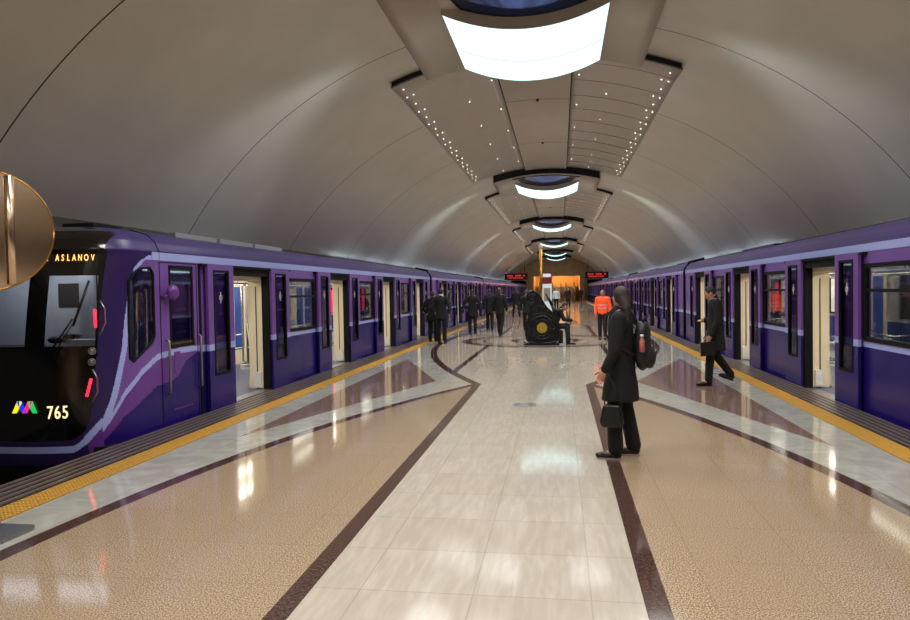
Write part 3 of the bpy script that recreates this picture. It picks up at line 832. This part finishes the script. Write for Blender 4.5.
# window rims
def loop_tube(pts, r, name, mt, par=head):
    m = MB(); m.ring_tube(pts+[pts[0], pts[1]], r, 6, 0, False); return obj(name, m, mt, par)
loop_tube([(0.002-nose_x, y-HY, z) for nose_x, y, z in [((lambda yy: 0 if yy > 7.75 else max(0., 1.35-1.35*(1-(min(1, (7.75-yy)/Dz(1.4)))**3.2)**(1/3.2)))(a), a, b) for a, b in SW]], .016, 'side_window_rim', 'rubber')
m = MB()
for y0, y1, z0, z1 in ((8.10, 8.14, .96, 2.0), (8.64, 8.68, .96, 2.0), (8.10, 8.68, .95, .99), (8.10, 8.68, 1.97, 2.01)): m.box(.006, -.02, y0-HY, y1-HY, z0, z1)
obj('cab_door_window_rim', m, 'rubber', head)
m = MB(); m.box(-.05, -.06, 8.14-HY, 8.66-HY, .98, 1.99, 0)
for z in (1.12, 1.27, 1.42): m.box(-.03, -.045, 8.3-HY, 8.55-HY, z, z+.04, 1)
obj('cab_door_blind', m, ['black', 'steel'], head)
m = MB()
for y in (7.895, 8.765): m.box(.004, -.004, y-HY, y+.012-HY, -.05 if y < 8 else .0, 2.04)
m.box(.004, -.004, 7.9-HY, 8.77-HY, 2.035, 2.045)
for q in range(20):
    a0 = ROOF[0]; 
m.box(.012, -.004, 8.82-HY, 8.87-HY, -.05, 2.055)
obj('cab_door_seam', m, 'rubber', head)
m = MB(); m.ring_tube([(-.003+a*-1+.006, 7.9-HY, b+.004) for a, b in ROOF[:5]], .006, 5); obj('roof_seam', m, 'rubber', head)
m = MB(); obj('door_step_line', MB().box(.006, -.004, 8.14-HY, 8.60-HY, .155, .17), 'midpurple', head); m.box(.006, -.004, 8.18-HY, 8.32-HY, .62, .90); obj('door_plate', m, 'midpurple', head)
for yy, z0, z1 in ((8.0, .38, 1.07), (8.77, .36, 1.09)):
    m = MB().ring_tube([(.01, yy-HY, z0), (.05, yy-HY, z0+.03), (.05, yy-HY, z1-.03), (.01, yy-HY, z1)], .016, 8); obj('cab_grab_rail', m, 'steel', head)
m = MB(); m.ring_tube([(0, 7.93-HY, 1.60), (.08, 7.96-HY, 1.63)], .03, 8); m.ball((.10, 8.02-HY, 1.66), (.07, .10, .10), 16, 10); obj('camera_pod', m, 'midpurple', head)
def front_frame(w_, z):      # matrix placing text flat on the nose at car-width w_
    def pt(wx, zz):
        c = (1.35-wx)/1.35; return Vector((-wx, YS-Dz(zz)*(1-abs(c)**3.2)**(1/3.2), zz))
    p = pt(w_, z); tx = (pt(w_-.04, z)-pt(w_+.04, z)).normalized(); tz = (pt(w_, z+.05)-pt(w_, z-.05)).normalized()
    nrm = tx.cross(tz).normalized(); tz = nrm.cross(tx)
    m4 = Matrix((tx, tz, nrm)).transposed().to_4x4(); m4.translation = p + nrm*.012; return m4
for ch, w_ in zip('VONALSA İZƏH', [.285+.058*q for q in range(12)]):
    if ch != ' ': text('destination_letter', ch, .105, 'amber', head, front_frame(w_, 2.06), .003, sx=.55)
for ch, w_ in (('5', .475), ('6', .55), ('7', .625)):
    text('number_digit', ch, .20, 'warmtext', head, front_frame(w_, .36), .006, sx=.66)
for w_, mt_, sh in ((.985, 'my', .04), (.925, 'mb', -.04), (.865, 'mr', .04), (.805, 'mg', -.04)):
    m = MB(); m.prism([(-.030-sh*.7, -.065), (.022-sh*.7, -.065), (.034+sh*.7, .05), (.026+sh*.7, .065), (-.020+sh*.7, .065), (-.030+sh*.7, .05)], 'z', 0, .006)
    o = obj('logo_stroke', m, mt_, head); o.matrix_local = front_frame(w_, .43)
for w_, z, tl in ((.235, 1.38, 0), (.27, .62, .25)):
    m = MB(); m.ring_tube([(0, -.10, 0), (0, .10, 0)], .015, 8); o = obj('tail_light', m, 'red', head); o.matrix_local = front_frame(w_, z) @ Matrix.Rotation(-tl, 4, 'Z')
    m = MB(); m.ring_tube([(-.035, -.22, 0), (.045, -.05, .01), (.045, .1, .01), (.0, .2, 0)], .010, 6); o = obj('lamp_trim', m, 'steel', head); o.matrix_local = front_frame(w_-.04 if w_ < .25 else w_-.03, z)
for z in (1.02, .90):
    m = MB(); m.ring_tube([(.035*math.cos(a), .035*math.sin(a), 0) for a in [2*math.pi*q/12 for q in range(13)]], .006, 5); m.ball((0, 0, -.005), (.026, .026, .008), 10, 6)
    o = obj('headlamp', m, 'steel', head); o.matrix_local = front_frame(.25, z)
def fpt(w_, z, off=.03):
    return front_frame(w_, z) @ Vector((0, 0, off))
m = MB(); m.ring_tube([fpt(.62, 1.02), fpt(.42, 1.38)], .010, 6); m.ring_tube([fpt(.58, 1.0), fpt(.40, 1.36)], .007, 6); m.ring_tube([fpt(.41, 1.30, .04), fpt(.30, 1.80, .02)], .014, 6)
obj('wiper', m, 'black', head)
m = MB(); m.box(-.55, -.95, .75, 1.3, 2.46, 2.50); obj('roof_antenna', m, 'black', head)
for q in range(3):
    m = MB(); m.box(-.30, -.62, 2.1+q*1.25, 3.25+q*1.25, 2.42, 2.487); obj('roof_vent', m, 'ventgrey', head)
m = MB(); m.box(-.3, -2.4, .45, 3.2, -.95, -.25, 0); obj('coupler_gear', m, 'black', head)

# ---------------------------------------------------------------- people
def remesh(o, vox, it=4):
    r = o.modifiers.new('remesh', 'REMESH'); r.mode = 'VOXEL'; r.voxel_size = vox; r.use_smooth_shade = True
    s = o.modifiers.new('smooth', 'SMOOTH'); s.iterations = it; s.factor = .5
    return o
def lerp(a, b, f): return Vector(a)*(1-f)+Vector(b)*f
def person(loc, face, H, label, top='coat', bottom='trous', hair='hairb', cloth='jacket', hem=.80, pose=None, vox=.012, long_hair=False, group=None, coatw=1.):
    """face: heading angle of the gaze (0 = +Y, away from the camera; positive turns left)."""
    p = dict(hipL=(-.09, 0, .92), hipR=(.09, 0, .92), kneeL=(-.10, .02, .50), kneeR=(.10, .02, .50), ankL=(-.10, -.01, .09), ankR=(.10, -.01, .09),
             pel=(0, 0, .95), chest=(0, .0, 1.28), neck=(0, -.005, 1.46), head=(0, .015, 1.60), gaze=0.,
             shL=(-.18, 0, 1.40), shR=(.18, 0, 1.40), elL=(-.25, -.02, 1.12), elR=(.25, -.02, 1.12), haL=(-.24, .05, .88), haR=(.24, .05, .88), toeL=0., toeR=0.)
    if pose: p.update(pose)
    k = H/1.72
    T = empty('person', loc, face); T.scale = (k, k, k)
    g = {q: (Vector(v) if isinstance(v, tuple) else v) for q, v in p.items()}; g.setdefault('yaw', 0.)
    m = MB(); hd_ = g['head']; rg = Euler((g['gaze'], 0, g['yaw'])).to_matrix()
    m.ball(hd_, (.073, .092, .112), 20, 14, 0, rg)
    m.ball(hd_+rg@Vector((0, .035, -.065)), (.045, .05, .05), 12, 8, 0, rg)             # jaw
    m.limb(hd_+rg@Vector((0, .088, .012)), hd_+rg@Vector((0, .108, -.02)), .010, .014)     # nose
    m.ball(hd_+rg@Vector((0, .088, -.052)), (.024, .012, .010), 8, 6, 0, rg)               # lips
    for e in (-1, 1):
        m.ball(hd_+rg@Vector((e*.075, -.005, -.005)), (.012, .022, .032), 8, 6, 0, rg)     # ears
        m.ball(hd_+rg@Vector((e*.03, .082, .028)), (.018, .01, .007), 8, 6, 0, rg)         # brows
    m.limb(hd_+Vector((0, -.02, -.07)), g['neck'], .052, .055)
    m.chain([g['neck'], g['chest'], g['pel']], [.06, .11, .10])
    for s in 'LR':
        m.chain([g['neck'], g['sh'+s], g['el'+s], g['ha'+s]], [.05, .048, .036, .025])
        hv = (g['ha'+s]-g['el'+s]).normalized(); sd = Vector((0, 1, 0)).cross(hv); sd = sd.normalized() if sd.length > .2 else Vector((1, 0, 0)); fw = hv.cross(sd)*(1 if s == 'L' else 1)
        pw = g['ha'+s]; pc = pw+hv*.045
        m.ball(pc, (.024, .040, .045), 12, 8, 0, hv.to_track_quat('Z', 'Y').to_matrix())
        ff = (fw if fw.y > 0 else -fw)
        for q, (o_, ln) in enumerate(((-.028, .058), (-.010, .072), (.010, .068), (.028, .052))):
            b0 = pc+hv*.035+ff*o_; b1 = b0+hv*ln*.5; b2 = b1+hv*ln*.3+(-sd if s == 'L' else sd)*(-.018)
            m.chain([b0, b1, b2], [.0095, .0088, .0075])
        m.chain([pc+ff*.03-hv*.02, pc+ff*.055+hv*.012, pc+ff*.058+hv*.04], [.012, .0105, .009])
        m.chain([g['hip'+s], g['knee'+s], g['ank'+s]], [.075, .05, .036])
        m.limb(g['ank'+s], g['ank'+s]+Vector((0, .10, -.045)), .035, .03)
    body = remesh(obj('body', m, 'skin', T), vox*.75, 2)
    # hair
    m = MB(); hc = hd_+rg@Vector((0, -.018, .022)); m.ball(hc, (.082, .092, .104), 18, 12, 0, rg)
    if long_hair:
        m.chain([hd_+rg@Vector((0, -.06, -.02)), hd_+rg@Vector((0, -.10, -.10)), hd_+rg@Vector((0, -.12, -.24))], [.065, .052, .034])
    remesh(obj('hair', m, hair, T), vox, 2)
    # eyes
    m = MB()
    for e in (-1, 1): m.ball(hd_+rg@Vector((e*.03, .089, .012)), (.011, .006, .006), 8, 6, 0, rg)
    obj('eyes', m, 'black', T)
    # trousers
    m = MB(); wb = .085
    m.ball(g['pel'], (.15, .11, .12), 14, 10)
    for s in 'LR': m.chain([g['hip'+s], g['knee'+s], lerp(g['knee'+s], g['ank'+s], .95)], [.098, .074, .064 if not pose or not pose.get('wide') else .078])
    remesh(obj('trousers', m, bottom, T), vox*1.2)
    # shoes
    for s in 'LR':
        m = MB(); a = g['ank'+s]; yaw = g['toe'+s]; d = Vector((-math.sin(yaw), math.cos(yaw), 0)); zf = a.z-.05
        pitch = g.get('lift'+s, 0.)
        rq = Euler((-pitch, 0, yaw)).to_matrix()
        def F(v): return a + rq @ (Vector(v)-Vector((0, 0, .09)))
        m.ball(F((0, -.01, .06)), (.042, .055, .055), 12, 8, 0, rq); m.ball(F((0, .08, .042)), (.046, .095, .040), 12, 8, 0, rq); m.ball(F((0, .15, .034)), (.042, .055, .032), 12, 8, 0, rq)
        sh_ = remesh(obj('shoe', m, 'shoe', T), vox*.8, 2)
        m = MB(); pts = [F((.043*math.sin(q)*(1.05 if math.cos(q) > 0 else .85), .065+.125*math.cos(q), .0)) for q in [2*math.pi*v/16 for v in range(16)]]
        top_ = [p_+rq@Vector((0, 0, .018)) for p_ in pts]; n0 = len(m.v)
        m.grid([pts, top_], 0, False, closed=True); m.face(list(reversed(pts))); m.face(top_)
        obj('sole', m, 'sole' if top == 'coatA' else 'rubber', sh_)
    # upper garment
    m = MB(); ch = g['chest']; pl = g['pel']
    m.ball(lerp(ch, g['neck'], .25), (.195*coatw, .12, .16), 16, 10); m.ball(lerp(ch, pl, .45), (.165*coatw, .12, .22), 16, 10)
    m.chain([ch, pl], [.125, .125])
    sitting = g['kneeL'].z > .6 and False
    if cloth in ('jacket', 'coat', 'vest'):
        hz = hem
        ctr = lambda z: lerp(pl, ch, (z-pl.z)/(ch.z-pl.z)) if z > pl.z else Vector((pl.x + ((g['kneeL'].x+g['kneeR'].x)/2-pl.x)*min(1, (pl.z-z)/.45), pl.y+((g['kneeL'].y+g['kneeR'].y)/2-pl.y)*min(1, (pl.z-z)/.45), z))
        rows = []; zs = [1.36, 1.2, 1.05, .95, .85, .75, .65, .55]; zs = [z for z in zs if z > hz+.04]+[hz]
        for z in zs:
            c0 = ctr(z); f = max(0, (1.1-z)/.55); rx, ry = (.16+.035*f)*coatw, .125+.045*f
            if z < .85: ry += abs(g['kneeL'].y-g['kneeR'].y)*.25*f
            rows.append([Vector((c0.x+rx*math.cos(q), c0.y+ry*math.sin(q), z)) for q in [2*math.pi*v/20 for v in range(20)]])
        n0 = m.grid(rows, closed=True); m.face(list(reversed(rows[0]))); m.face(rows[-1])
    for s in 'LR':
        m.chain([lerp(g['neck'], g['sh'+s], .45)+Vector((0, 0, -.02)), g['sh'+s], g['el'+s], lerp(g['el'+s], g['ha'+s], .92)], [.068, .074, .058, .046])
    m.limb(g['neck']+Vector((0, -.0, -.02)), g['neck']+Vector((0, -.005, .035)), .075, .062)
    tm = 'coat' if top == 'coatA' else top
    gar = remesh(obj({'jacket': 'jacket', 'coat': 'coat', 'vest': 'work_jacket', 'none': 'shirt'}[cloth], m, tm, T), vox)
    if cloth == 'vest':
        m = MB()
        for z in (1.05, 1.16):
            c0 = ctr(z); rows = [[Vector((c0.x+.182*math.cos(q), c0.y+.142*math.sin(q), zz)) for q in [2*math.pi*v/20 for v in range(20)]] for zz in (z, z+.05)]
            m.grid(rows, closed=True)
        obj('reflective_band', m, 'reflect', gar)
    if cloth == 'jacket' and top == 'suit':
        m = MB(); m.limb(g['neck']+Vector((0, 0, .03)), g['neck']+Vector((0, -.003, .055)), .066, .062); remesh(obj('collar', m, 'shirt', T), vox, 2)
    tag(T, label, 'person', group)
    return T
def attach(kind, mb, mats, P_, name=None): return obj(kind, mb, mats, P_)

# woman in front: body turned to the left, hands low in front
womanpos = (.565, 6.70, 0)
W_ = person(womanpos, R_(78), 1.64, 'woman in black knee-length coat, seen from behind and side, nearest the camera', top='coatA', cloth='coat', hem=.585, long_hair=True, vox=.009, coatw=1.14,
   pose=dict(kneeL=(-.10, .06, .50), ankL=(-.09, .05, .09), kneeR=(.11, -.03, .50), ankR=(.14, -.10, .09), elL=(-.24, .02, 1.10), elR=(.24, .0, 1.11), haL=(-.23, .13, .90), haR=(.19, .15, .90),
             head=(.0, .0, 1.595), toeL=-.05, toeR=.1, wide=True, gaze=-.05, yaw=-.95))
def topthing(name, loc, face, label, cat):
    e = empty(name, loc, face); tag(e, label, cat); return e
kW = 1.64/1.72
BP = topthing('backpack', womanpos, R_(78), 'black nylon backpack worn on the back of the woman in the black coat', 'backpack')
m = MB(); m.ball((.0, -.195, 1.07), (.158, .085, .232), 18, 12); m.ball((.0, -.20, 1.20), (.135, .075, .11), 14, 10); m.ball((.0, -.265, .97), (.115, .055, .11), 14, 10)
remesh(obj('bag', m, 'nylon', BP), .010)
m = MB()
for e in (-1, 1): m.ring_tube([(e*.09, -.15, 1.27), (e*.115, -.07, 1.42), (e*.12, .03, 1.455), (e*.13, .115, 1.36), (e*.15, .135, 1.22), (e*.185, .06, 1.10), (e*.14, -.14, 1.0)], .011, 8, 0, True, 1.0)
m.ring_tube([(-.04, -.20, 1.29), (-.04, -.22, 1.34), (.04, -.22, 1.34), (.04, -.20, 1.29)], .010, 6); obj('strap', m, 'nylon', BP)
m = MB(); m.ring_tube([(.08, -.312, 1.03), (0.0, -.325, 1.04), (-.08, -.312, 1.03)], .004, 5); obj('zip', m, 'steel', BP)
BT = topthing('drink_bottle', womanpos, R_(78), 'small pink-labelled drink bottle in the side pocket of the backpack', 'bottle')
m = MB(); m.ring_tube([(-.165, -.21, 1.03), (-.165, -.21, 1.13), (-.165, -.21, 1.15), (-.165, -.21, 1.165)], [.024, .024, .013, .013], 12); obj('bottle_body', m, 'pinkcap', BT)
m = MB(); m.ring_tube([(-.165, -.21, 1.165), (-.165, -.21, 1.19)], .016, 10); obj('cap', m, 'white', BT)
HB = topthing('handbag', womanpos, R_(78), 'small black handbag hanging from the hand of the woman in the black coat', 'handbag')
m = MB(); m.prism([(-.02, .33), (.15, .33), (.175, .38), (.14, .54), (-.01, .54), (-.045, .38)], 'x', -.25, -.16); bo = obj('bag_body', m, 'shoe', HB)
b_ = bo.modifiers.new('bevel', 'BEVEL'); b_.width = .02; b_.segments = 3
m = MB(); m.ring_tube([(-.205, .0, .54), (-.21, .03, .70), (-.225, .10, .84), (-.21, .12, .70), (-.205, .13, .54)], .006, 6); obj('handle', m, 'nylon', HB)

# man walking left with head bowed, beside the right train
manpos = (2.50, 11.75, 0)
Mn = person(manpos, R_(86), 1.66, 'man in long black overcoat with bowed head, walking beside the right train', top='coat', cloth='coat', hem=.60, vox=.012, coatw=1.15,
   pose=dict(head=(0, .085, 1.56), neck=(0, .02, 1.45), chest=(0, .0, 1.28), gaze=-.55, kneeL=(-.08, .10, .50), ankL=(-.08, .13, .09), kneeR=(.08, -.02, .50), ankR=(.08, -.26, .17), liftR=-.35, haL=(-.23, .11, .86), elL=(-.25, -.01, 1.12), haR=(.10, .17, 1.10), elR=(.22, .02, 1.10)))
BC = topthing('briefcase', manpos, R_(86), 'dark soft briefcase hanging from the hand of the man in the overcoat', 'bag')
m = MB(); m.prism([(.04, .52), (.26, .50), (.27, .72), (.06, .74)], 'x', -.27, -.19); o = obj('case_body', m, 'shoe', BC)
m = MB(); m.ring_tube([(-.235, .06, .77), (-.235, .09, .84), (-.235, .19, .84), (-.235, .22, .77)], .008, 6); obj('handle', m, 'nylon', BC)

walk = dict(kneeL=(-.08, .14, .51), ankL=(-.08, .20, .10), kneeR=(.08, .0, .50), ankR=(.08, -.18, .11), liftR=-.15)
wide = dict(elL=(-.33, -.08, 1.14), haL=(-.24, .06, .98), elR=(.30, -.06, 1.13), haR=(.24, .08, .95))
person((-3.62, 20.9, 0), R_(-8), 1.70, 'man in dark navy suit with white collar, walking away beside the left train', top='suit', cloth='jacket', hem=.78, pose=dict(wide, kneeL=(-.11, .05, .5), ankL=(-.12, .10, .09)), hair='hairb')
person((-4.02, 21.6, 0), R_(-8), 1.62, 'person in dark coat half hidden behind the suited man with white collar', top='coat', cloth='coat', hem=.72, pose=wide)
person((-3.20, 25.2, 0), R_(5), 1.66, 'person with loose dark hair in wide black coat, walking away near the left train', top='coat', cloth='coat', hem=.70, pose=wide, long_hair=True)
person((-2.78, 27.4, 0), R_(10), 1.68, 'man in dark jacket, on the left of the pair behind the loose-haired walker', top='suit', cloth='coat', hem=.74, pose=walk)
person((-2.14, 24.6, 0), R_(-12), 1.70, 'dark-suited man mid-stride, on the right of the pair nearest the sculpture', top='coat', cloth='jacket', hem=.80, pose=walk, hair='hairg')
person((-2.55, 40.5, 0), R_(0), 1.74, 'distant person in dark coat with legs apart, left of the platform sculpture', top='suit', cloth='coat', hem=.78, vox=.02, pose=dict(ankL=(-.2, 0, .09), ankR=(.2, 0, .09), kneeL=(-.15, .0, .5), kneeR=(.15, 0, .5)))
person((-1.98, 42.5, 0), R_(0), 1.76, 'distant person in dark jacket, closest behind the left edge of the sculpture', top='suit', cloth='jacket', hem=.78, vox=.02)
person((-1.26, 26.6, 0), R_(-5), 1.62, 'person in navy jacket standing just behind the left side of the sculpture', top='suit', cloth='jacket', hem=.78, hair='hairg')
person((-.30, 55, 0), R_(180), 1.72, 'distant person in pale shirt and dark waistcoat, right beside the red and white totem', top='shirt', cloth='jacket', hem=.85, vox=.02)
person((.62, 57, 0), R_(200), 1.74, 'distant dark-clothed person walking in the middle of the platform, right of the totem', top='suit', cloth='jacket', hem=.80, vox=.02, pose=walk)
person((2.45, 84, 0), R_(180), 1.70, 'very distant dark figure standing at the far end of the right train', top='suit', cloth='jacket', hem=.80, vox=.03)
OR = person((1.33, 22.3, 0), R_(170), 1.58, 'worker in bright orange high-visibility jacket walking towards the camera', top='orange', cloth='vest', hem=.90, bottom='jeans', pose=dict(kneeL=(-.09, .12, .5), ankL=(-.09, .14, .1)))
# seated person reading a phone on the sculpture's plinth
person((-.12, 20.55, -.02), R_(-90), 1.70, 'person in black jacket sitting bent forward beside the sculpture, looking at a phone', top='coat', cloth='none', bottom='jeans',
   pose=dict(pel=(0, -.10, .56), hipL=(-.09, -.08, .54), hipR=(.09, -.08, .54), kneeL=(-.11, .33, .56), kneeR=(.11, .30, .56), ankL=(-.11, .33, .10), ankR=(.11, .36, .10), chest=(0, .05, .90), neck=(0, .16, 1.06), head=(0, .27, 1.15), gaze=-.6,
             shL=(-.17, .12, 1.0), shR=(.17, .12, 1.0), elL=(-.20, .22, .76), elR=(.20, .22, .76), haL=(-.07, .46, .72), haR=(.09, .46, .72)))
PH = topthing('phone', (.43, 20.55, .78), 0, 'dark smartphone held by the person sitting beside the sculpture', 'phone')
obj('phone_body', MB().box(-.005, .005, -.035, .035, -.07, .07), 'phone', PH, rot=(0, .6, 0))

# ---------------------------------------------------------------- sculpture
SCX, SCY = -.53, 20.35
S_ = empty('sculpture', (SCX, SCY, 0))
tag(S_, 'black curled teardrop-shaped metal sculpture with swirls and a gold disc', 'sculpture')
obj('base_plate', MB().box(-.52, .50, -.28, .30, 0, .05), 'iron', S_)
bodyp = [(-.42, .05), (.40, .05), (.47, .25), (.49, .50), (.44, .75), (.30, .93), (.12, 1.10), (.0, 1.30), (-.08, 1.48), (-.24, 1.59), (-.40, 1.52), (-.46, 1.34), (-.40, 1.22), (-.28, 1.18), (-.20, 1.24), (-.22, 1.32), (-.30, 1.34), (-.34, 1.28), (-.30, 1.05), (-.36, .85), (-.44, .62), (-.48, .35)]
# smooth the outline
def chaikin(P_, it=2):
    for _ in range(it):
        Q = []
        for a, b in zip(P_, P_[1:]+P_[:1]): Q += [(a[0]*.75+b[0]*.25, a[1]*.75+b[1]*.25), (a[0]*.25+b[0]*.75, a[1]*.25+b[1]*.75)]
        P_ = Q
    return P_
bp = chaikin(bodyp)
m = MB(); m.prism(bp, 'y', -.15, .18); o = obj('body', m, 'iron', S_)
bv = o.modifiers.new('bevel', 'BEVEL'); bv.width = .02; bv.segments = 2; bv.limit_method = 'ANGLE'
def ringpts(cx, cz, r, y, n=24, a0=0, a1=2*math.pi, k=0.): return [(cx+(r+k*q/n)*math.cos(a0+(a1-a0)*q/n), y, cz+(r+k*q/n)*math.sin(a0+(a1-a0)*q/n)) for q in range(n+1)]
m = MB()
m.ring_tube([(a, -.16, b) for a, b in bp+bp[:1]], .032, 8)
m.ring_tube(ringpts(.0, .50, .34, -.17), .030, 8); m.ring_tube(ringpts(.0, .50, .24, -.17), .022, 8); m.ring_tube(ringpts(.0, .50, .43, -.16, 30, -.4, 2.2), .018, 8)
m.ring_tube(ringpts(-.30, 1.36, .05, -.17, 30, 0, 4.5*math.pi, .10), .020, 8)
m.ring_tube(ringpts(.02, 1.02, .03, -.17, 26, 0, 4*math.pi, .12), .018, 8)
for q in range(12):
    a = 2*math.pi*q/12; m.ring_tube([(.26*math.cos(a), -.17, .5+.26*math.sin(a)), (.32*math.cos(a+.35), -.18, .5+.32*math.sin(a+.35))], .014, 6)
m.ring_tube(ringpts(-.25, .20, .03, -.17, 20, 0, 3*math.pi, .08), .014, 6); m.ring_tube(ringpts(.27, .20, .03, -.17, 20, 0, 3*math.pi, .08), .014, 6)
obj('relief_swirls', m, 'iron', S_)
m = MB(); m.ring_tube([(.0, -.15, .50), (.0, -.20, .50)], .150, 32); m.ring_tube([(.0, -.20, .50), (.0, -.21, .50)], [.11, .10], 32); obj('gold_disc', m, 'gold', S_)
m = MB(); m.chain([(.44, 0, .80), (.30, 0, 1.15), (.12, 0, 1.48)], [.07, .05, .02]); obj('pointed_arm', m, 'iron', S_)
m = MB(); m.box(.46, .60, -.15, .25, .05, .42); obj('side_seat', m, 'iron', S_)

# floor drain plaque in the marble
m = MB(); m.ring_tube([(0, 0, 0), (0, 0, .004)], .17, 28)
pl_ = obj('floor_plaque', m, 'grey', loc=(-.51, 9.69, 0)); tag(pl_, 'round engraved metal plaque let into the pale marble floor', 'floor plaque')
m = MB()
for q in range(10):
    a = 2*math.pi*q/10; m.ring_tube([(.05*math.cos(a), .05*math.sin(a), .005), (.13*math.cos(a), .13*math.sin(a), .005)], .006, 5)
m.ring_tube([(.15*math.cos(q), .15*math.sin(q), .005) for q in [2*math.pi*v/24 for v in range(25)]], .006, 5); obj('engraving', m, 'steel', pl_)

# round bronze mirror with its stand at the left edge
MX = empty('platform_mirror', (-3.76, 4.05, 0)); tag(MX, 'large round bronze-tinted mirror on a stand at the left picture edge', 'mirror')
m = MB(); rows = []
md = Vector((.62, -.78, -.0)).normalized(); tx = Vector((0, 0, 1)).cross(md).normalized(); tz = md.cross(tx)
mc = Vector((0, .0, 2.075)); RD = .40
for q in range(7):
    rr = RD*q/6; rows.append([mc + md*(.02 - .03*(q/6)**2) + tx*rr*math.cos(a) + tz*rr*math.sin(a) for a in [2*math.pi*v/48 for v in range(48)]])
m.grid(rows, closed=True); obj('mirror_disc', m, 'bronze', MX)
m = MB(); m.ring_tube([mc-md*.02, mc-md*.05], [RD+.004, RD*.96], 48); obj('back_shell', m, 'steel', MX)
m = MB(); m.ring_tube([mc-md*.01+tx*(RD+.003)*math.cos(a)+tz*(RD+.003)*math.sin(a) for a in [2*math.pi*v/48 for v in range(49)]], .006, 6); obj('rim', m, 'brass', MX)
m = MB(); m.ring_tube([mc+md*.03+tx*.15-tz*.36, mc+md*.035+tx*.15, mc+md*.03+tx*.15+tz*.36], .030, 14); obj('pole_reflection', m, 'bronze', MX)  # tube added on the disc to imitate a pole's reflection
m = MB(); m.ring_tube([(-.10, .12, 0), (-.10, .12, 1.95), mc-md*.05], .03, 12); obj('pole', m, 'steel', MX)
m = MB(); m.box(-.36, .10, -.04, .24, .0, .035); obj('foot_plate', m, 'steel', MX)

# ---------------------------------------------------------------- far furniture
T_ = empty('information_totem', (-.78, 42, 0)); tag(T_, 'tall red and white information totem behind the sculpture', 'totem')
obj('white_panel', MB().box(-.28, .28, -.08, .08, .0, 1.95), 'totwhite', T_); obj('red_panel', MB().box(-.30, .30, -.10, .10, 1.95, 2.62), 'totred', T_)
obj('header', MB().box(-.24, .24, -.115, -.10, 2.35, 2.55), 'totwhite', T_); obj('map_sheet', MB().box(-.2, .2, -.09, -.08, .9, 1.7), 'grey', T_)
G_ = empty('brass_mast', (-1.04, 39, 0)); tag(G_, 'tall thin brass mast rising in front of the red and white totem', 'mast')
m = MB().ring_tube([(0, 0, 0), (0, 0, 3.9)], .075, 14); obj('pole', m, 'brass', G_)
obj('foot', MB().ring_tube([(0, 0, 0), (0, 0, .08)], .2, 20), 'brass', G_); obj('finial', MB().ball((0, 0, 4.0), (.12, .12, .16), 14, 10), 'white', G_)
for sgn, x0, lab in ((-1, -5.0, 'left'), (1, 4.15, 'right')):
    B = empty('departure_board', (x0, 80, 2.75)); tag(B, 'black hanging departure board with red lit letters over the %s train' % lab, 'sign')
    obj('case', MB().box(-1.3, 1.3, -.1, .1, 0, .75), 'black', B)
    m = MB()
    for q in range(9):
        if q in (3, 7): continue
        m.box(-1.0+q*.23, -.84+q*.23, -.115, -.10, .40, .58)
    for q in range(7): m.box(-.9+q*.25, -.72+q*.25, -.115, -.10, .16, .30)
    obj('lit_letters', m, 'redled', B)
    for dx in (-1, 1): obj('hanger', MB().ring_tube([(dx, 0, .75), (dx, 0, 2.2)], .03, 8), 'black', B)
for q in range(3):
    E_ = empty('escalator', (XC-2.0+2.0*q, YEND+2.2, 0)); tag(E_, 'grey escalator rising beyond the end wall, %s of the three' % ('leftmost', 'middle', 'rightmost')[q], 'escalator', 'escalators in the end hall')
    m = MB()
    for s in range(9): m.box(-.5, .5, s*.35, 6.5, s*.19, (s+1)*.19)
    obj('steps', m, 'grey', E_)
    for dx in (-.62, .62):
        m = MB(); m.prism([(-.3, 0), (6.5, 0), (6.5, 2.6), (3.3, 2.6), (.2, .95), (-.3, .9)], 'x', dx-.05, dx+.05); b2 = obj('balustrade', m, 'grey', E_)
        obj('handrail', MB().ring_tube([(dx, -.35, .7), (dx, -.25, .93), (dx, .2, .98), (dx, 3.3, 2.63), (dx, 6.5, 2.63)], .05, 8), 'rubber', b2)
